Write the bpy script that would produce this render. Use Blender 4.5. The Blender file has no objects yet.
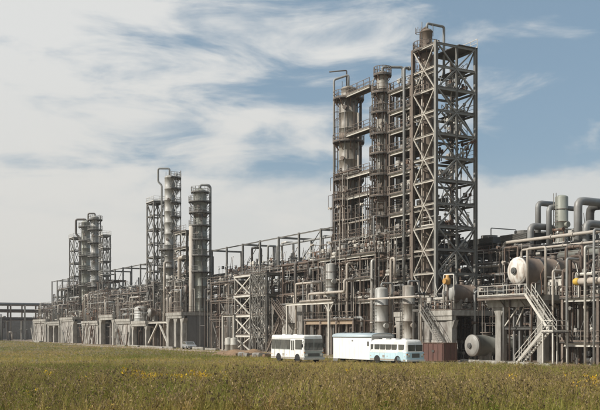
import bpy, math, random
import numpy as np
from mathutils import Vector, Matrix
random.seed(11)
R = math.radians
scene = bpy.context.scene
COL = scene.collection

# ------------------------------------------------------------------ camera
F, HOR, CAMH = 900.0, 331.0, 3.4            # focal length and horizon row for a 600 x 410 frame, eye height
cam_d = bpy.data.cameras.new('camera'); cam = bpy.data.objects.new('camera', cam_d); COL.objects.link(cam)
cam.location = (0, 0, CAMH); cam.rotation_euler = (R(90), 0, 0)
cam_d.sensor_width = 36; cam_d.lens = 36*F/600; cam_d.shift_y = (HOR-205)/600
cam_d.clip_start = 0.5; cam_d.clip_end = 9000
scene.camera = cam
scene.view_settings.view_transform = 'Standard'; scene.view_settings.look = 'None'
scene.view_settings.exposure = 0.0; scene.view_settings.gamma = 1.0

# ------------------------------------------------------------------ sun and sky
SUN_EL = R(38); sxy = Vector((-0.95, -0.31)).normalized()
sdir = Vector((sxy.x*math.cos(SUN_EL), sxy.y*math.cos(SUN_EL), math.sin(SUN_EL)))
sl = bpy.data.lights.new('sun', 'SUN'); sl.energy = 5.0; sl.angle = R(0.53); sl.color = (1.0, 0.95, 0.87)
so = bpy.data.objects.new('sun', sl); COL.objects.link(so)
so.rotation_euler = sdir.to_track_quat('Z', 'Y').to_euler(); so.location = (-60, -20, 90)

world = bpy.data.worlds.new('World'); scene.world = world; world.use_nodes = True
def build_world():
    nt = world.node_tree; nt.nodes.clear(); N = nt.nodes.new; Lk = nt.links.new
    out = N('ShaderNodeOutputWorld'); bg = N('ShaderNodeBackground'); bg.inputs[1].default_value = 0.095
    sky = N('ShaderNodeTexSky'); sky.sky_type = 'NISHITA'; sky.sun_disc = False
    sky.sun_elevation = SUN_EL; sky.sun_rotation = math.atan2(sxy.x, sxy.y)
    sky.altitude = 100; sky.air_density = 1.0; sky.dust_density = 2.2; sky.ozone_density = 1.0
    tc = N('ShaderNodeTexCoord'); sp = N('ShaderNodeSeparateXYZ'); Lk(tc.outputs['Generated'], sp.inputs[0])
    def M(op, a, b=None, c=None, clamp=False):
        n = N('ShaderNodeMath'); n.operation = op; n.use_clamp = clamp
        for i, q in enumerate((a, b, c)):
            if q is None: continue
            if isinstance(q, (int, float)): n.inputs[i].default_value = q
            else: Lk(q, n.inputs[i])
        return n.outputs[0]
    zz = M('MAXIMUM', sp.outputs[2], 0.0)
    def noise(scale, loc, rot, sc, det, rough, dist):
        mp = N('ShaderNodeMapping'); Lk(tc.outputs['Generated'], mp.inputs[0])
        mp.inputs['Location'].default_value = loc; mp.inputs['Rotation'].default_value = rot; mp.inputs['Scale'].default_value = sc
        n = N('ShaderNodeTexNoise'); Lk(mp.outputs[0], n.inputs['Vector']); n.inputs['Scale'].default_value = scale
        n.inputs['Detail'].default_value = det; n.inputs['Roughness'].default_value = rough; n.inputs['Distortion'].default_value = dist
        return n.outputs[0]
    def smooth(v, a, b, c, d):
        mr = N('ShaderNodeMapRange'); mr.interpolation_type = 'SMOOTHSTEP'; Lk(v, mr.inputs[0])
        for i, q in enumerate((a, b, c, d)): mr.inputs[i+1].default_value = q
        return mr.outputs[0]
    n1 = noise(3.0, (0.35, 0.1, 0.55), (0, R(16), 0), (1, 1, 2.3), 9, 0.55, 0.25)   # broad cloud bodies
    n2 = noise(6.5, (4.1, 2.6, 1.7), (0, R(17), 0), (1, 1, 3.8), 9, 0.58, 0.45)       # drawn out wisps
    n3 = noise(8.0, (7.4, 1.2, 3.3), (0, 0, 0), (1, 1, 2.0), 8, 0.55, 0.3)          # small lumps of the low bank
    west = M('MAXIMUM', M('MINIMUM', M('MULTIPLY', sp.outputs[0], -0.75), 0.2), -0.2)                             # the veil thins out eastwards
    s = M('ADD', M('ADD', M('MULTIPLY', n1, 0.85), M('MULTIPLY', n2, 1.05)), west)
    veil = smooth(s, 0.8, 1.13, 0.0, 0.96)
    # bank of cloud low over the horizon with a lumpy upper edge, and haze below it
    edge = M('ADD', M('MULTIPLY_ADD', n3, -0.22, zz), M('MULTIPLY', n1, -0.12))
    bank = smooth(edge, -0.01, 0.045, 0.8, 0.0)
    haze = smooth(zz, 0.0, 0.2, 0.75, 0.0)
    inv = lambda q: M('SUBTRACT', 1.0, q)
    fac = M('SUBTRACT', 1.0, M('MULTIPLY', M('MULTIPLY', inv(veil), inv(bank)), inv(haze)), None, True)
    ramp = N('ShaderNodeMapRange'); Lk(zz, ramp.inputs[0]); ramp.inputs[1].default_value = 0.0; ramp.inputs[2].default_value = 0.3
    ccol = N('ShaderNodeMix'); ccol.data_type = 'RGBA'; Lk(ramp.outputs[0], ccol.inputs[0])
    ccol.inputs[6].default_value = (7.1, 6.95, 6.5, 1); ccol.inputs[7].default_value = (7.9, 7.95, 7.8, 1)
    # the clear sky is softened by thin haze
    soft = N('ShaderNodeMix'); soft.data_type = 'RGBA'; soft.inputs[0].default_value = 0.45
    Lk(sky.outputs[0], soft.inputs[6]); soft.inputs[7].default_value = (3.55, 5.15, 6.35, 1)
    mix = N('ShaderNodeMix'); mix.data_type = 'RGBA'; Lk(fac, mix.inputs[0])
    Lk(soft.outputs[2], mix.inputs[6]); Lk(ccol.outputs[2], mix.inputs[7])
    Lk(mix.outputs[2], bg.inputs[0]); Lk(bg.outputs[0], out.inputs[0])
build_world()

# ------------------------------------------------------------------ plant axes
# local x runs along the plant front towards the near right, local y runs into the plant
EX = Vector((0.4857, -0.8742)); VY = Vector((0.8742, 0.4857)); RZ = math.atan2(EX.y, EX.x)
O = Vector((16.16, 106.9))
def X(px, y):
    k = (px-300)/F
    return (k*(O.y+y*VY.y)-O.x-y*VY.x)/(EX.x-k*EX.y)
def W(x, y, z=0.0):
    p = O+EX*x+VY*y
    return Vector((p.x, p.y, z))
def Z(py, x, y):
    return CAMH+(HOR-py)*W(x, y).y/F
def ZP(px, py, y): return Z(py, X(px, y), y)

# ------------------------------------------------------------------ materials
MATS = {}
def material(name, col, rough=0.7, metal=0.0, second=None, amt=0.5, scale=1.2, streak=1.0, var=0.12, bump=0.0, thresh=0.5, width=0.25):
    m = bpy.data.materials.new(name); m.use_nodes = True; nt = m.node_tree; N = nt.nodes.new; Lk = nt.links.new
    b = nt.nodes['Principled BSDF']; b.inputs['Roughness'].default_value = rough; b.inputs['Metallic'].default_value = metal
    geo = N('ShaderNodeNewGeometry'); mp = N('ShaderNodeMapping'); Lk(geo.outputs['Position'], mp.inputs[0])
    mp.inputs['Scale'].default_value = (1, 1, streak)
    n = N('ShaderNodeTexNoise'); Lk(mp.outputs[0], n.inputs['Vector']); n.inputs['Scale'].default_value = scale
    n.inputs['Detail'].default_value = 6; n.inputs['Roughness'].default_value = 0.65
    r = N('ShaderNodeMapRange'); Lk(n.outputs[0], r.inputs[0]); r.inputs[1].default_value = thresh-width; r.inputs[2].default_value = thresh+width
    r.inputs[3].default_value = 0; r.inputs[4].default_value = amt
    mx = N('ShaderNodeMix'); mx.data_type = 'RGBA'; Lk(r.outputs[0], mx.inputs[0])
    mx.inputs[6].default_value = (*col, 1); mx.inputs[7].default_value = (*(second or [c*0.55 for c in col]), 1)
    oi = N('ShaderNodeObjectInfo'); n2 = N('ShaderNodeTexNoise'); Lk(geo.outputs['Position'], n2.inputs['Vector'])
    n2.inputs['Scale'].default_value = 7.0; n2.inputs['Detail'].default_value = 3
    ad = N('ShaderNodeMath'); ad.operation = 'ADD'; Lk(oi.outputs['Random'], ad.inputs[0]); Lk(n2.outputs[0], ad.inputs[1])
    vr = N('ShaderNodeMapRange'); Lk(ad.outputs[0], vr.inputs[0]); vr.inputs[1].default_value = 0.3; vr.inputs[2].default_value = 1.7
    vr.inputs[3].default_value = 1-var; vr.inputs[4].default_value = 1+var
    hs = N('ShaderNodeHueSaturation'); Lk(mx.outputs[2], hs.inputs['Color']); Lk(vr.outputs[0], hs.inputs['Value'])
    Lk(hs.outputs[0], b.inputs['Base Color'])
    if bump:
        bp = N('ShaderNodeBump'); bp.inputs['Strength'].default_value = bump; Lk(n.outputs[0], bp.inputs['Height']); Lk(bp.outputs[0], b.inputs['Normal'])
    MATS[name] = m
    return m
material('rust', (0.17, 0.1, 0.066), 0.85, second=(0.075, 0.048, 0.036), var=0.35, amt=0.8)
material('steel_grey', (0.23, 0.23, 0.215), 0.6, second=(0.12, 0.10, 0.08), amt=0.75, var=0.25)
material('steel_light', (0.56, 0.545, 0.5), 0.6, second=(0.3, 0.26, 0.205), amt=0.65, var=0.22)
material('steel_dark', (0.1, 0.102, 0.097), 0.6, second=(0.055, 0.046, 0.038), amt=0.7, var=0.25)
material('steel_brown', (0.188, 0.157, 0.13), 0.72, second=(0.085, 0.058, 0.043), amt=0.85, var=0.38)
material('steel_tower_shade', (0.235, 0.238, 0.222), 0.55, second=(0.13, 0.11, 0.09), amt=0.7, var=0.2)  # side face steel, its shade put into a darker tone than the braces
material('brace_grey', (0.46, 0.445, 0.4), 0.6, second=(0.24, 0.19, 0.145), amt=0.75, var=0.2)
material('shell_tan', (0.325, 0.31, 0.272), 0.55, second=(0.125, 0.095, 0.07), amt=0.9, scale=1.5, streak=0.22, var=0.14, thresh=0.5, width=0.14)
material('shell_grey', (0.4, 0.4, 0.375), 0.5, second=(0.21, 0.185, 0.155), amt=0.75, scale=1.2, streak=0.2, var=0.12, thresh=.54, width=.16)
material('shell_green', (0.3, 0.315, 0.27), 0.55, second=(0.16, 0.145, 0.115), amt=0.8, scale=1.2, streak=0.2, var=0.12)
material('shell_rust', (0.21, 0.165, 0.125), 0.75, second=(0.085, 0.062, 0.048), amt=0.85, scale=1.2, streak=0.25, var=0.16)
material('insulation', (0.48, 0.47, 0.44), 0.45, 0.2, second=(0.23, 0.185, 0.145), amt=0.8, scale=1.6, streak=.5, var=0.2, thresh=.54, width=.16)
material('pipe_pale', (0.47, 0.435, 0.38), 0.6, second=(0.27, 0.21, 0.165), amt=0.7, var=0.2)
material('pipe_grey', (0.27, 0.28, 0.275), 0.55, second=(0.17, 0.15, 0.13), amt=0.6, var=0.2)
material('pipe_dark', (0.07, 0.07, 0.068), 0.55, second=(0.1, 0.07, 0.05), amt=0.6, var=0.25)
material('pipe_brown', (0.14, 0.1, 0.076), 0.7, second=(0.07, 0.048, 0.036), amt=0.8, var=0.38)
material('duct_grey', (0.25, 0.26, 0.255), 0.5, 0.2, second=(0.15, 0.13, 0.115), amt=0.7, scale=0.7, var=0.08)
material('concrete', (0.37, 0.355, 0.32), 0.9, second=(0.13, 0.115, 0.095), amt=0.9, scale=1.7, streak=0.3, var=0.16, bump=0.2, thresh=.53, width=.17)
material('concrete_grey', (0.2, 0.2, 0.195), 0.9, second=(0.12, 0.115, 0.105), amt=0.8, scale=1.4, streak=0.35, var=0.16, bump=0.15)
material('panel_pale', (0.39, 0.375, 0.345), 0.9, second=(0.13, 0.11, 0.092), amt=0.9, scale=1.7, streak=0.3, var=0.22, thresh=.51, width=.15, bump=.2)
material('vessel_brown', (0.2, 0.155, 0.12), 0.55, second=(0.085, 0.058, 0.042), amt=0.85, scale=1.3, streak=0.4, var=0.14)
material('vessel_green', (0.2, 0.21, 0.185), 0.5, second=(0.1, 0.09, 0.075), amt=0.7, scale=1.2, streak=0.4, var=0.12)
material('head_white', (0.62, 0.6, 0.55), 0.5, second=(0.24, 0.165, 0.115), amt=0.85, scale=1.7, streak=0.3, var=0.08, thresh=0.57, width=.11)
material('head_grey', (0.34, 0.34, 0.32), 0.5, second=(0.16, 0.135, 0.11), amt=0.8, scale=2.0, streak=.35, var=0.1)
material('ochre', (0.52, 0.29, 0.07), 0.6, second=(0.3, 0.16, 0.06), amt=0.6, var=0.1)
material('yellow', (0.6, 0.39, 0.04), 0.6, second=(0.36, 0.22, 0.06), amt=0.7, scale=2.5, var=0.08)
material('orange_beam', (0.36, 0.285, 0.2), 0.7, second=(0.22, 0.15, 0.1), amt=0.8, var=0.1)
material('deck_grate', (0.1, 0.092, 0.082), 0.8, second=(0.05, 0.042, 0.036), amt=0.8, var=0.3)
material('backdrop_shade', (0.06, 0.054, 0.048), 0.9, second=(0.035, 0.03, 0.027), amt=0.8, scale=0.8, var=0.2)  # near black tone that stands for deep shade behind the rack
material('roof_dark', (0.1, 0.085, 0.078), 0.85, second=(0.13, 0.07, 0.05), amt=0.6, var=0.1)
material('red_paint', (0.135, 0.062, 0.047), 0.8, second=(0.065, 0.042, 0.035), amt=0.9, scale=2.4, streak=0.5, var=0.2)
material('bus_white', (0.76, 0.75, 0.71), 0.35, second=(0.4, 0.34, 0.27), amt=0.7, scale=1.7, streak=0.6, var=0.05, thresh=0.63, width=.14)
material('bus_front', (0.36, 0.39, 0.36), 0.4, second=(0.28, 0.29, 0.26), amt=0.5, var=0.03)  # shaded look of the bus front put into the colour
material('bus_blue', (0.46, 0.62, 0.68), 0.4, second=(0.4, 0.5, 0.52), amt=0.5, scale=1.4, var=0.03)
material('trailer_white', (0.84, 0.83, 0.80), 0.5, second=(0.68, 0.62, 0.54), amt=0.75, scale=1.5, streak=0.35, var=0.04, thresh=0.62, width=.14)
material('roof_blue', (0.42, 0.5, 0.53), 0.5, second=(0.33, 0.38, 0.4), amt=0.5, var=0.03)
material('glass', (0.06, 0.066, 0.062), 0.06, second=(0.13, 0.125, 0.11), amt=.8, scale=2.0, var=0.2)
material('road_dirt', (0.4, 0.365, 0.31), 0.7, second=(0.2, 0.165, 0.13), amt=.8, scale=2.5, var=.1)
material('amber', (0.6, 0.2, 0.02), 0.3, var=.05)
material('tyre', (0.025, 0.025, 0.025), 0.9, var=0.1)
material('chrome', (0.55, 0.55, 0.54), 0.3, 0.7, var=0.05)
material('lamp_glass', (0.75, 0.73, 0.66), 0.15, var=0.03)
material('silver_paint', (0.5, 0.51, 0.52), 0.3, 0.5, var=0.03)
material('barrel_white', (0.42, 0.42, 0.385), 0.6, second=(0.26, 0.22, 0.17), amt=0.7, scale=2, var=0.08)
material('soil', (0.235, 0.15, 0.085), 0.95, second=(0.12, 0.08, 0.05), amt=0.8, scale=1.8, var=0.15, bump=0.5)
material('sign_red', (0.5, 0.08, 0.05), 0.6, var=0.05)

# ------------------------------------------------------------------ mesh tools
class MB:
    def __init__(s): s.v = []; s.f = []
    def add(s, vs, fs):
        o = len(s.v); s.v += [tuple(p) for p in vs]; s.f += [tuple(i+o for i in f) for f in fs]; return s
    def box(s, x0, x1, y0, y1, z0, z1):
        return s.add([(x0,y0,z0),(x1,y0,z0),(x1,y1,z0),(x0,y1,z0),(x0,y0,z1),(x1,y0,z1),(x1,y1,z1),(x0,y1,z1)],
                     [(0,3,2,1),(4,5,6,7),(0,1,5,4),(1,2,6,5),(2,3,7,6),(3,0,4,7)])
    def bar(s, p, q, w, h=None):
        h = h or w; p = Vector(p); q = Vector(q); d = (q-p).normalized()
        x = Vector((1,0,0)) if abs(d.z) > 0.99 else d.cross(Vector((0,0,1))).normalized()
        y = d.cross(x); vs = []
        for c in (p, q):
            for a, b in ((-1,-1),(1,-1),(1,1),(-1,1)): vs.append(c+x*(a*w/2)+y*(b*h/2))
        return s.add(vs, [(0,3,2,1),(4,5,6,7),(0,1,5,4),(1,2,6,5),(2,3,7,6),(3,0,4,7)])
    def tube(s, pts, r, n=8, fil=1.6, cap=True):
        P = [Vector(p) for p in pts]; path = [P[0]]
        for i in range(1, len(P)-1):
            a = P[i-1]-P[i]; b = P[i+1]-P[i]; la, lb = a.length, b.length
            if la < 1e-5 or lb < 1e-5: continue
            a /= la; b /= lb
            if a.dot(b) < -0.999: path.append(P[i]); continue
            t = min(fil*r+0.02, la*0.45, lb*0.45)
            A = P[i]+a*t; B = P[i]+b*t
            for q in (0, 0.33, 0.67, 1): path.append(A*(1-q)**2+P[i]*2*q*(1-q)+B*q*q)
        path.append(P[-1]); rings = []; prev = None
        for i, c in enumerate(path):
            d = (path[min(i+1, len(path)-1)]-path[max(i-1, 0)]).normalized()
            if prev is None:
                ref = Vector((0,0,1)) if abs(d.z) < 0.9 else Vector((1,0,0)); x = d.cross(ref).normalized()
            else: x = (prev-d*prev.dot(d)).normalized()
            prev = x; y = d.cross(x)
            rings.append([c+x*(r*math.cos(2*math.pi*k/n))+y*(r*math.sin(2*math.pi*k/n)) for k in range(n)])
        vs = [p for rg in rings for p in rg]; fs = []
        for i in range(len(rings)-1):
            for k in range(n):
                a = i*n+k; b = i*n+(k+1) % n; fs.append((a, b, b+n, a+n))
        if cap: fs.append(tuple(range(n-1, -1, -1))); e = (len(rings)-1)*n; fs.append(tuple(range(e, e+n)))
        return s.add(vs, fs)
    def lathe(s, prof, n=20, c=(0,0,0), axis='z'):
        vs = []; fs = []; c = Vector(c)
        for r, t in prof:
            for k in range(n):
                a = 2*math.pi*k/n; p, q = r*math.cos(a), r*math.sin(a)
                vs.append(c+(Vector((p, q, t)) if axis == 'z' else Vector((q, t, p)) if axis == 'y' else Vector((t, p, q))))
        for i in range(len(prof)-1):
            for k in range(n):
                a = i*n+k; b = i*n+(k+1) % n; fs.append((a, b, b+n, a+n))
        if prof[0][0] > 1e-4: fs.append(tuple(range(n-1, -1, -1)))
        if prof[-1][0] > 1e-4: e = (len(prof)-1)*n; fs.append(tuple(range(e, e+n)))
        return s.add(vs, fs)
    def sector(s, r0, r1, a0, a1, z, t, n=14):
        vs = []; fs = []
        for i in range(n+1):
            a = a0+(a1-a0)*i/n; c, q = math.cos(a), math.sin(a)
            vs += [(r0*c,r0*q,z),(r1*c,r1*q,z),(r1*c,r1*q,z+t),(r0*c,r0*q,z+t)]
        for i in range(n):
            o = i*4
            for k in range(4): fs.append((o+k, o+(k+1) % 4, o+4+(k+1) % 4, o+4+k))
        fs.append((0,1,2,3)); fs.append((n*4+3, n*4+2, n*4+1, n*4))
        return s.add(vs, fs)
    def rail(s, pts, h=1.1, closed=False, w=0.055, gap=1.4):
        P = [Vector(p) for p in pts]
        if closed: P.append(P[0])
        for a, b in zip(P[:-1], P[1:]):
            L = (b-a).length
            if L < 0.05: continue
            n = max(1, round(L/gap))
            for i in range(n): q = a+(b-a)*(i/n); s.bar(q, q+Vector((0,0,h)), w)
            for f, ww in ((1.0, w*1.1), (0.55, w*0.8), (0.1, w)):
                u = Vector((0,0,h*f)); s.bar(a+u, b+u, ww, ww if f > 0.2 else 0.14)
        q = P[-1]
        if not closed: s.bar(q, q+Vector((0,0,h)), w)
        return s
    def build(s, name, mat, parent=None, smooth=False, loc=None, rz=None):
        me = bpy.data.meshes.new(name); me.from_pydata(s.v, [], s.f)
        me.materials.append(MATS[mat] if isinstance(mat, str) else mat)
        if smooth:
            me.polygons.foreach_set('use_smooth', [len(f) == 4 for f in s.f])
        me.update(); ob = bpy.data.objects.new(name, me); COL.objects.link(ob)
        if parent is not None: ob.parent = parent
        if loc is not None: ob.location = loc
        if rz is not None: ob.rotation_euler = (0, 0, rz)
        return ob

def tag(o, label, cat=None, group=None, kind=None):
    if label: o['label'] = label
    if cat: o['category'] = cat
    if group: o['group'] = group
    if kind: o['kind'] = kind
    return o
def thing(name, label, cat, x, y, z=0.0, group=None, rz=0.0):
    o = bpy.data.objects.new(name, None); COL.objects.link(o); o.empty_display_size = 0.5
    o.location = W(x, y, z); o.rotation_euler = (0, 0, RZ+rz)
    return tag(o, label, cat, group)
def solo(mb, name, label, cat, mat, x, y, z=0.0, group=None, smooth=False, rz=0.0, kind=None):
    return tag(mb.build(name, mat, None, smooth, W(x, y, z), RZ+rz), label, cat, group, kind)

UNIT = {}
def unit_mesh(shape, mat):
    if (shape, mat) in UNIT: return UNIT[(shape, mat)]
    b = MB()
    if shape == 'box': b.box(-.5,.5,-.5,.5,0,1)
    elif shape == 'I':
        b.box(-.5,.5,-.5,-.38,0,1); b.box(-.5,.5,.38,.5,0,1); b.box(-.06,.06,-.38,.38,0,1)
    elif shape == 'L':
        b.box(-.5,.5,-.5,-.36,0,1); b.box(-.5,-.36,-.36,.5,0,1)
    else: b.tube([(0,0,0),(0,0,1)], 0.5, 10)
    me = bpy.data.meshes.new('unit_'+shape); me.from_pydata(b.v, [], b.f); me.materials.append(MATS[mat])
    if shape == 'tube': me.polygons.foreach_set('use_smooth', [len(f) == 4 for f in b.f])
    me.update(); UNIT[(shape, mat)] = me
    return me
def bar(name, p, q, w, h, mat, parent, shape='box'):
    p = Vector(p); q = Vector(q); L = (q-p).length
    if L < 1e-4: return None
    d = (q-p)/L
    x = Vector((1,0,0)) if abs(d.z) > 0.99 else d.cross(Vector((0,0,1))).normalized()
    y = d.cross(x)
    o = bpy.data.objects.new(name, unit_mesh(shape, mat)); COL.objects.link(o); o.parent = parent
    o.matrix_basis = Matrix(((x.x*w, y.x*h, d.x*L, p.x), (x.y*w, y.y*h, d.y*L, p.y), (x.z*w, y.z*h, d.z*L, p.z), (0,0,0,1)))
    return o
def dome(r, z, up=1, n=5, k=0.5):
    return [(r*math.cos(i*math.pi/2/n), z+up*k*r*math.sin(i*math.pi/2/n)) for i in range(1, n)]+[(0.0005, z+up*k*r)]
#SECTION
# ------------------------------------------------------------------ ground
def build_ground():
    m = bpy.data.materials.new('ground_soil'); m.use_nodes = True; nt = m.node_tree; N = nt.nodes.new; Lk = nt.links.new
    b = nt.nodes['Principled BSDF']; b.inputs['Roughness'].default_value = 0.95
    geo = N('ShaderNodeNewGeometry')
    def noise(s, d):
        n = N('ShaderNodeTexNoise'); Lk(geo.outputs['Position'], n.inputs['Vector']); n.inputs['Scale'].default_value = s; n.inputs['Detail'].default_value = d; return n.outputs[0]
    a = N('ShaderNodeValToRGB'); Lk(noise(0.09, 8), a.inputs[0])
    e = a.color_ramp.elements; e[0].position = 0.35; e[0].color = (0.085, 0.082, 0.028, 1); e[1].position = 0.62; e[1].color = (0.2, 0.145, 0.068, 1)
    c = N('ShaderNodeValToRGB'); Lk(noise(2.2, 8), c.inputs[0])
    e = c.color_ramp.elements; e[0].position = 0.3; e[0].color = (0.55, 0.55, 0.5, 1); e[1].position = 0.7; e[1].color = (1.25, 1.2, 1.1, 1)
    mx = N('ShaderNodeMix'); mx.data_type = 'RGBA'; mx.blend_type = 'MULTIPLY'; mx.inputs[0].default_value = 1
    Lk(a.outputs[0], mx.inputs[6]); Lk(c.outputs[0], mx.inputs[7]); Lk(mx.outputs[2], b.inputs['Base Color'])
    g = MB().add([(-2500,-300,0),(2500,-300,0),(2500,3500,0),(-2500,3500,0)], [(0,1,2,3)]).build('ground', m); g['kind'] = 'structure'
    # plant yard: bare packed soil and broken concrete, front edge uneven
    y = bpy.data.materials.new('yard_soil'); y.use_nodes = True; nt = y.node_tree; N = nt.nodes.new; Lk = nt.links.new
    b = nt.nodes['Principled BSDF']; b.inputs['Roughness'].default_value = 0.95; geo = N('ShaderNodeNewGeometry')
    a = N('ShaderNodeValToRGB'); n = N('ShaderNodeTexNoise'); Lk(geo.outputs['Position'], n.inputs['Vector']); n.inputs['Scale'].default_value = 0.5; n.inputs['Detail'].default_value = 9
    Lk(n.outputs[0], a.inputs[0]); e = a.color_ramp.elements
    e[0].position = 0.3; e[0].color = (0.13, 0.09, 0.06, 1); e[1].position = 0.68; e[1].color = (0.36, 0.29, 0.23, 1)
    Lk(a.outputs[0], b.inputs['Base Color'])
    rnd = random.Random(3); front = [(-330+i*3.0, -2.6+rnd.uniform(-.7, .7)) for i in range(126)]
    vs = [W(a, c, .006) for a, c in front]+[W(a, 45, .006) for a, c in front]; n = len(front)
    s = MB().add(vs, [(i, i+1, n+i+1, n+i) for i in range(n-1)]).build('yard_ground', y); s['kind'] = 'structure'
    k = bpy.data.materials.new('track_dirt'); k.use_nodes = True; nt = k.node_tree; N = nt.nodes.new; Lk = nt.links.new
    b = nt.nodes['Principled BSDF']; b.inputs['Roughness'].default_value = 0.95; geo = N('ShaderNodeNewGeometry'); nn = N('ShaderNodeTexNoise'); Lk(geo.outputs['Position'], nn.inputs['Vector']); nn.inputs['Scale'].default_value = 0.9; nn.inputs['Detail'].default_value = 9
    a = N('ShaderNodeValToRGB'); Lk(nn.outputs[0], a.inputs[0]); e = a.color_ramp.elements; e[0].position = .32; e[0].color = (.17, .125, .085, 1); e[1].position = .66; e[1].color = (.4, .33, .255, 1); Lk(a.outputs[0], b.inputs['Base Color'])
    xs = [-150+i*2.0 for i in range(94)]; m = len(xs); cols = []
    for off, dz in ((-3.3, .01), (-2.9, .03), (-2.2, -.03+.045), (-1.6, .05), (-.6, .055), (.2, .015), (.8, .03), (1.2, .01)): cols.append([W(q, -5.4+off+.5*math.sin(q*.13)+rnd.uniform(-.15, .15)*(abs(off) > 2.5 or off > 1), dz) for q in xs])
    vs = [p for c in cols for p in c]; t = MB().add(vs, [(r*m+i, r*m+i+1, (r+1)*m+i+1, (r+1)*m+i) for r in range(len(cols)-1) for i in range(m-1)]).build('dirt_track', k, smooth=True); t['kind'] = 'structure'
build_ground()

# ------------------------------------------------------------------ builders
PI = math.pi
CAM_A = -0.507                                 # direction of the camera seen from a plant object (local angle)
def platform(parent, z, r0, r1, a0, a1, deck='deck_grate', railm='steel_brown', br=True, face='rust'):
    full = a1-a0 > 6.2; n = max(8, int(18*(a1-a0)/6.28))
    d = MB().sector(r0, r1, a0, a1, z-.12, .12, n).build('platform', deck, parent)
    pts = [((r1-.05)*math.cos(a0+(a1-a0)*i/n), (r1-.05)*math.sin(a0+(a1-a0)*i/n), z) for i in range(n+(0 if full else 1))]
    if not full: pts = [((r0+.1)*math.cos(a0), (r0+.1)*math.sin(a0), z)]+pts+[((r0+.1)*math.cos(a1), (r0+.1)*math.sin(a1), z)]
    MB().rail(pts, 1.1, full, 0.06).build('railing', railm, d)
    if br:
        b = MB(); k = max(3, int(n/2)); dr = r1-r0
        for i in range(k):
            a = a0+(a1-a0)*(i+.5)/k; c, s = math.cos(a), math.sin(a)
            b.bar((r0*c, r0*s, z-.2), ((r1-.08)*c, (r1-.08)*s, z-.2), .1, .14)
            b.bar((r0*c, r0*s, z-.25-dr), ((r1-.15)*c, (r1-.15)*s, z-.25), .1)
        b.build('bracket', face, d)
    return d
def ladder(parent, r, ang, z0, z1, mat='steel_brown', cage=True):
    c, s = math.cos(ang), math.sin(ang); b = MB(); t = Vector((-s, c, 0)); o = Vector((c, s, 0))
    for k in (-.25, .25): b.bar(o*(r+.2)+t*k+Vector((0,0,z0)), o*(r+.2)+t*k+Vector((0,0,z1+1.1)), .06)
    z = z0+.3
    while z < z1: b.bar(o*(r+.2)-t*.25+Vector((0,0,z)), o*(r+.2)+t*.25+Vector((0,0,z)), .035); z += .45
    if cage:
        z = z0+2.2
        while z < z1+1:
            ring = [o*(r+.2+.38*(1-math.cos(q)))+t*(.38*math.sin(q)) for q in np.linspace(-2.2, 2.2, 7)]
            ring = [o*(r+.2)+t*.3*(-1)]+[o*(r+.55+.3*math.cos(q))+t*(.36*math.sin(q)) for q in np.linspace(-2, 2, 6)]+[o*(r+.2)+t*.3]
            for p, q in zip(ring[:-1], ring[1:]): b.bar(p+Vector((0,0,z)), q+Vector((0,0,z)), .045)
            z += 1.1
        for q in (-1.2, 0, 1.2):
            p = o*(r+.55+.3*math.cos(q))+t*(.36*math.sin(q)); b.bar(p+Vector((0,0,z0+2.2)), p+Vector((0,0,z1+1.1)), .045)
    return b.build('ladder', mat, parent)
def shell_profile(segs, top_k=0.5):
    """segs: list of (z0, z1, r) bottom to top; adds ring joints and a dished top"""
    p = []
    for i, (z0, z1, r) in enumerate(segs):
        n = max(1, round((z1-z0)/2.4)); h = (z1-z0)/n
        for k in range(n):
            a = z0+k*h
            p += [(r+.06, a+.001), (r+.06, a+.12), (r, a+.14), (r, a+h-.02)]
    r = segs[-1][2]; p += [(r+.05, segs[-1][1]), (r+.05, segs[-1][1]+.1), (r, segs[-1][1]+.12)]
    return p+dome(r, segs[-1][1]+.12, 1, 5, top_k)
def nozzles(parent, spots, mat):
    for r, ang, z, nr in spots:
        c, s = math.cos(ang), math.sin(ang); b = MB()
        b.tube([(r*.8*c, r*.8*s, z), ((r+.32)*c, (r+.32)*s, z)], nr, 10); b.tube([((r+.32)*c, (r+.32)*s, z), ((r+.42)*c, (r+.42)*s, z)], nr*1.3, 10)
        b.build('manhole', 'steel_brown', parent, True)
def column(label, px, y, segs, mat, plats=(), ladders=(), pipes=(), noz=(), top_k=.5, name='distillation_column', band=None, railm='steel_brown', pipem='pipe_grey', face='rust'):
    x = X(px, y); t = thing(name, label, 'column', x, y)
    MB().lathe(shell_profile(segs, top_k), 28).build('shell', mat, t, True)
    def rad(z):
        for a, b, r in segs:
            if a-.01 <= z <= b+.01: return r
        return segs[-1][2]
    MB().lathe([(segs[0][2]+.28, segs[0][0]), (segs[0][2]+.28, segs[0][0]+.12), (segs[0][2]+.02, segs[0][0]+.12)], 20).build('base_ring', 'steel_brown', t)
    for z, w, a0, a1 in plats: platform(t, z, rad(z)+.01, rad(z)+w, a0, a1, railm=railm, face=face)
    for ang, z0, z1 in ladders: ladder(t, rad((z0+z1)/2), ang, z0, z1, railm)
    for pts, r, m in pipes: MB().tube(pts, r, 10).build('riser_pipe', m or pipem, t, True)
    nozzles(t, [(rad(z), a, z, nr*.8) for a, z, nr in noz], mat)
    for k in range(2):
        a = 1.1+k*2.4; r = segs[-1][2]+.1; bar('lightning_rod', (r*math.cos(a), r*math.sin(a), segs[-1][1]-.5), (r*math.cos(a), r*math.sin(a), segs[-1][1]+1.0+.5*k), .06, .06, 'steel_grey', t)
    if band:
        for z, h, bm in band: MB().lathe([(rad(z)+.035, z), (rad(z)+.035, z+h)], 28).build('cladding_band', bm, t, True)
    return t, x

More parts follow.
